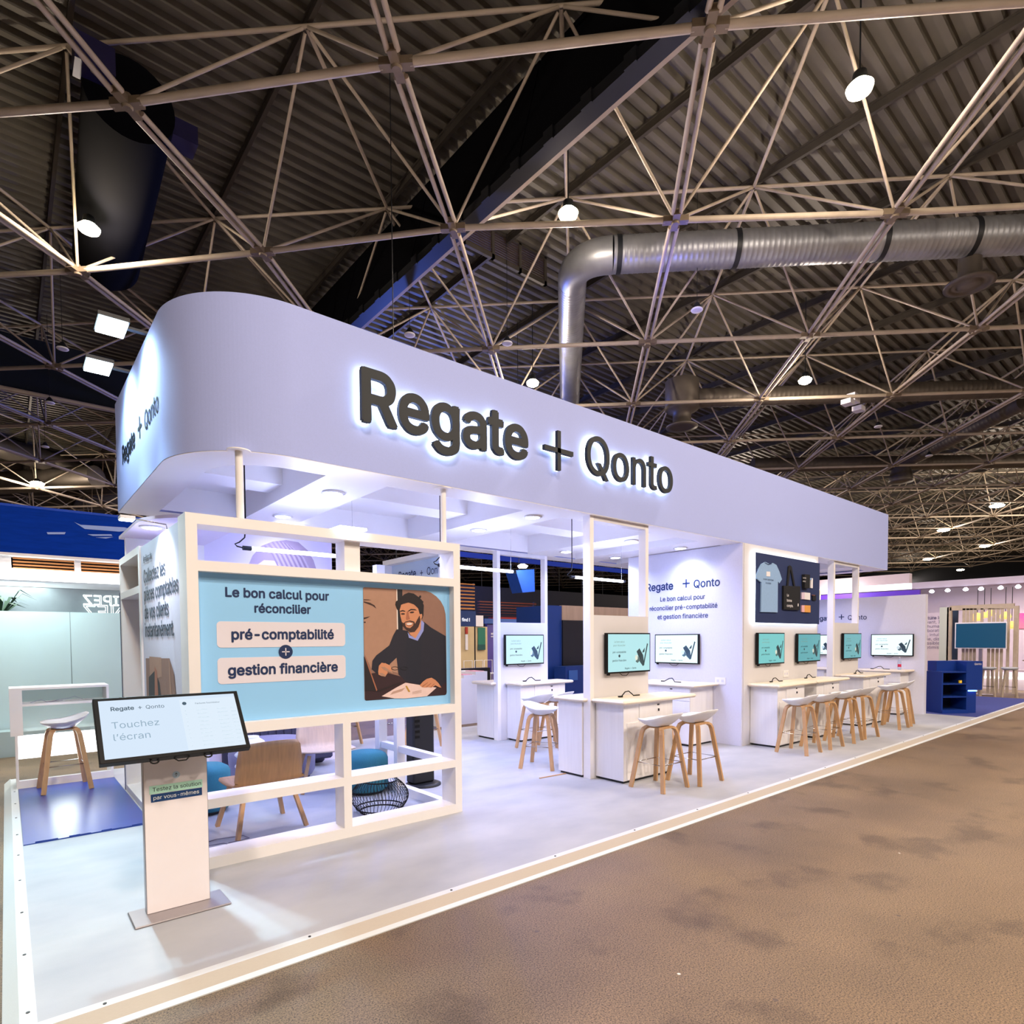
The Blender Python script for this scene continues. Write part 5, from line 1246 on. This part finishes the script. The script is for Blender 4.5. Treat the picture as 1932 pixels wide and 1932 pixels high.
for px, py, lb in ((1863, 1315, 'grey seated stool with wood legs before the slatted screen, the left one'), (1904, 1316, 'grey seated stool with wood legs before the slatted screen, the right one'), (1826, 1313, 'stool with slim wood legs half hidden behind the navy cabinet')):
    p = at(px, py, 'z', -.05)
    if ST2 is None:
        t = thing('bar_stool', lb, 'stool', p, .3, 'grey stools by the slatted screen'); ST2 = t
        MB().lathe([(.0, .76), (.13, .765), (.19, .80), (.195, .835), (.17, .845), (0, .82)], 0, 0, 24).build('seat', mat('grey_plastic', '#a9adb4', .5), t)
        for sx in (-1, 1):
            for sy in (-1, 1): MB().tube([(sx*.09, sy*.09, .78), (sx*.165, sy*.165, 0)], .016, 8).build('leg', ow, t)
        MB().tube([(-.14, -.14, .3), (.14, -.14, .3), (.14, .14, .3), (-.14, .14, .3)], .008, 6, closed=True).build('footrest', M['dark'], t)
    else: dup(ST2, p, .3, lb)
gold = mat('amber_shade', '#d99a3a', .4, emit=1.2, ecol=(1, .62, .18))
for px, py, s_, lb in ((1844, 1166, .17, 'amber pendant lamp, leftmost behind the slatted screen'), (1857, 1162, .12, 'amber pendant lamp second from the left behind the slatted screen'), (1869, 1158, .13, 'amber pendant lamp highest behind the slatted screen'), (1897, 1163, .15, 'amber pendant lamp high near the right post of the slatted screen'), (1909, 1181, .15, 'amber pendant lamp lowest near the right post of the slatted screen')):
    p = at(px, py, 'x', 23.3); t = thing('pendant_lamp', lb, 'lamp', p, 0, 'amber pendant lamps')
    MB().lathe([(.0, s_), (s_*.7, s_*.75), (s_, 0), (s_*.8, -s_*.5), (.0, -s_*.6)], 0, 0, 20).build('shade', gold, t); MB().tube([(0, 0, s_), (0, 0, 3.15-p.z)], .01, 5).build('wire', M['dark'], t)
AP = thing('wall_poster', 'glowing pink and orange poster at the right picture edge', 'poster'); a, c = at(1917, 1157, 'x', 24.58), at(1990, 1185, 'x', 24.58)
MB().box(24.56, 24.59, c.y, a.y, c.z, a.z).build('print', mat('sunset_print', '#c5178f', .6, c2='#ff8a5a', scale=1.2, emit=.4, ecol=(.8, .15, .4)), AP)
SHf = thing('wall_shelf', 'white shelf with glowing underside behind the stools at the slatted screen', 'shelf'); MB().box(24.0, 24.59, 2.5, 6.2, .55, .62).build('board', wb, SHf); MB().box(24.0, 24.58, 2.5, 6.2, .32, .36).build('glow_strip', mat('lit_glow', '#ffffff', .5, emit=2.5, ecol=(1, .93, .9)), SHf); MB().box(24.5, 24.59, 2.5, 6.2, -.05, .55).build('riser', wb, SHf)
t = thing('plinth', 'white round plinth beside the edge of the end wall', 'plinth', (23.2, 6.75, -.05)); MB().lathe([(.22, 0), (.22, .95), (.21, .96)], 0, 0, 24).build('column', wb, t)
t = thing('bench', 'grey round bench behind the end wall counter', 'bench', (19.8, 6.0, -.05)); MB().rbox(-.4, .4, -.6, .6, .0, .4, .1).build('cushion', mat('grey_bench_fabric', '#9a9aa4', .8), t)
t = thing('cafe_table', 'round pale table with green seat behind the right post of the slatted screen', 'table', (22.9, 3.5, -.05))
MB().lathe([(.03, .02), (.03, .98)], 0, 0, 10).build('stem', M['white2'], t); MB().lathe([(.4, .98), (.4, 1.01)], 0, 0, 28).build('tabletop', ow, t); MB().lathe([(.25, 0), (.25, .02)], 0, 0, 20).build('foot', M['white2'], t)

t = thing('floor_strip', 'thin wooden trim strip lying on the vinyl beside the nearest counter', 'trim strip'); a, c = at(1018, 1469, 'z', 0), at(1067, 1460, 'z', 0)
MB().bar(a+Vector((0, 0, .006)), c+Vector((0, 0, .006)), .02, .008).build('strip', M['oak'], t)
# navy cabinet
NC = thing('navy_cabinet', 'navy blue open-backed reception cabinet on the blue carpet', 'cabinet', (15.36, 3.93, .003), -.62)
# local: +X along the front toward the right, open shelves on local -Y side
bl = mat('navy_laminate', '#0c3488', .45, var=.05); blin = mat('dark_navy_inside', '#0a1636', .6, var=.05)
MB().box(0, .60, .0, .03, .0, .07).build('plinth', bl, NC)
MB().box(0, .03, .03, .50, 0, .90).build('side_panel', bl, NC); MB().box(.57, .60, .03, .50, 0, .90).build('side_panel', bl, NC)
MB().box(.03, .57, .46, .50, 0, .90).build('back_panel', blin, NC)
for z in (.05, .34, .62, .875): MB().box(.03, .57, .02, .46, z, z+.025).build('shelf_board', bl, NC)
MB().box(.60, .82, .06, .50, 0.0, .5).build('side_column', bl, NC); MB().box(.55, .92, .02, .56, .50, 1.12).build('front_block', bl, NC)
MB().box(.10, .55, .30, .56, .90, 1.12).build('upper_box', bl, NC)
a = (.73, .015, 1.04); text('letters', 'Qonto', M['paper'], NC, a, X, Z, width=.16)
MB().box(.62, .80, .02, .06, .47, .495).build('glow_strip', mat('blue_glow', '#3f8cff', .5, emit=6, ecol=(.15, .4, 1)), NC)
t = thing('cable_box', 'small yellow cable spool on the top shelf of the navy cabinet', 'spool'); M4 = Matrix.Translation((15.36, 3.93, .003)) @ Matrix.Rotation(-.62, 4, 'Z')
p = M4 @ Vector((.48, .1, .646)); t.location = p; MB().lathe([(.035, 0), (.035, .06), (.015, .06)], 0, 0, 12).build('spool', mat('yellow_plastic', '#d8b018', .5), t)
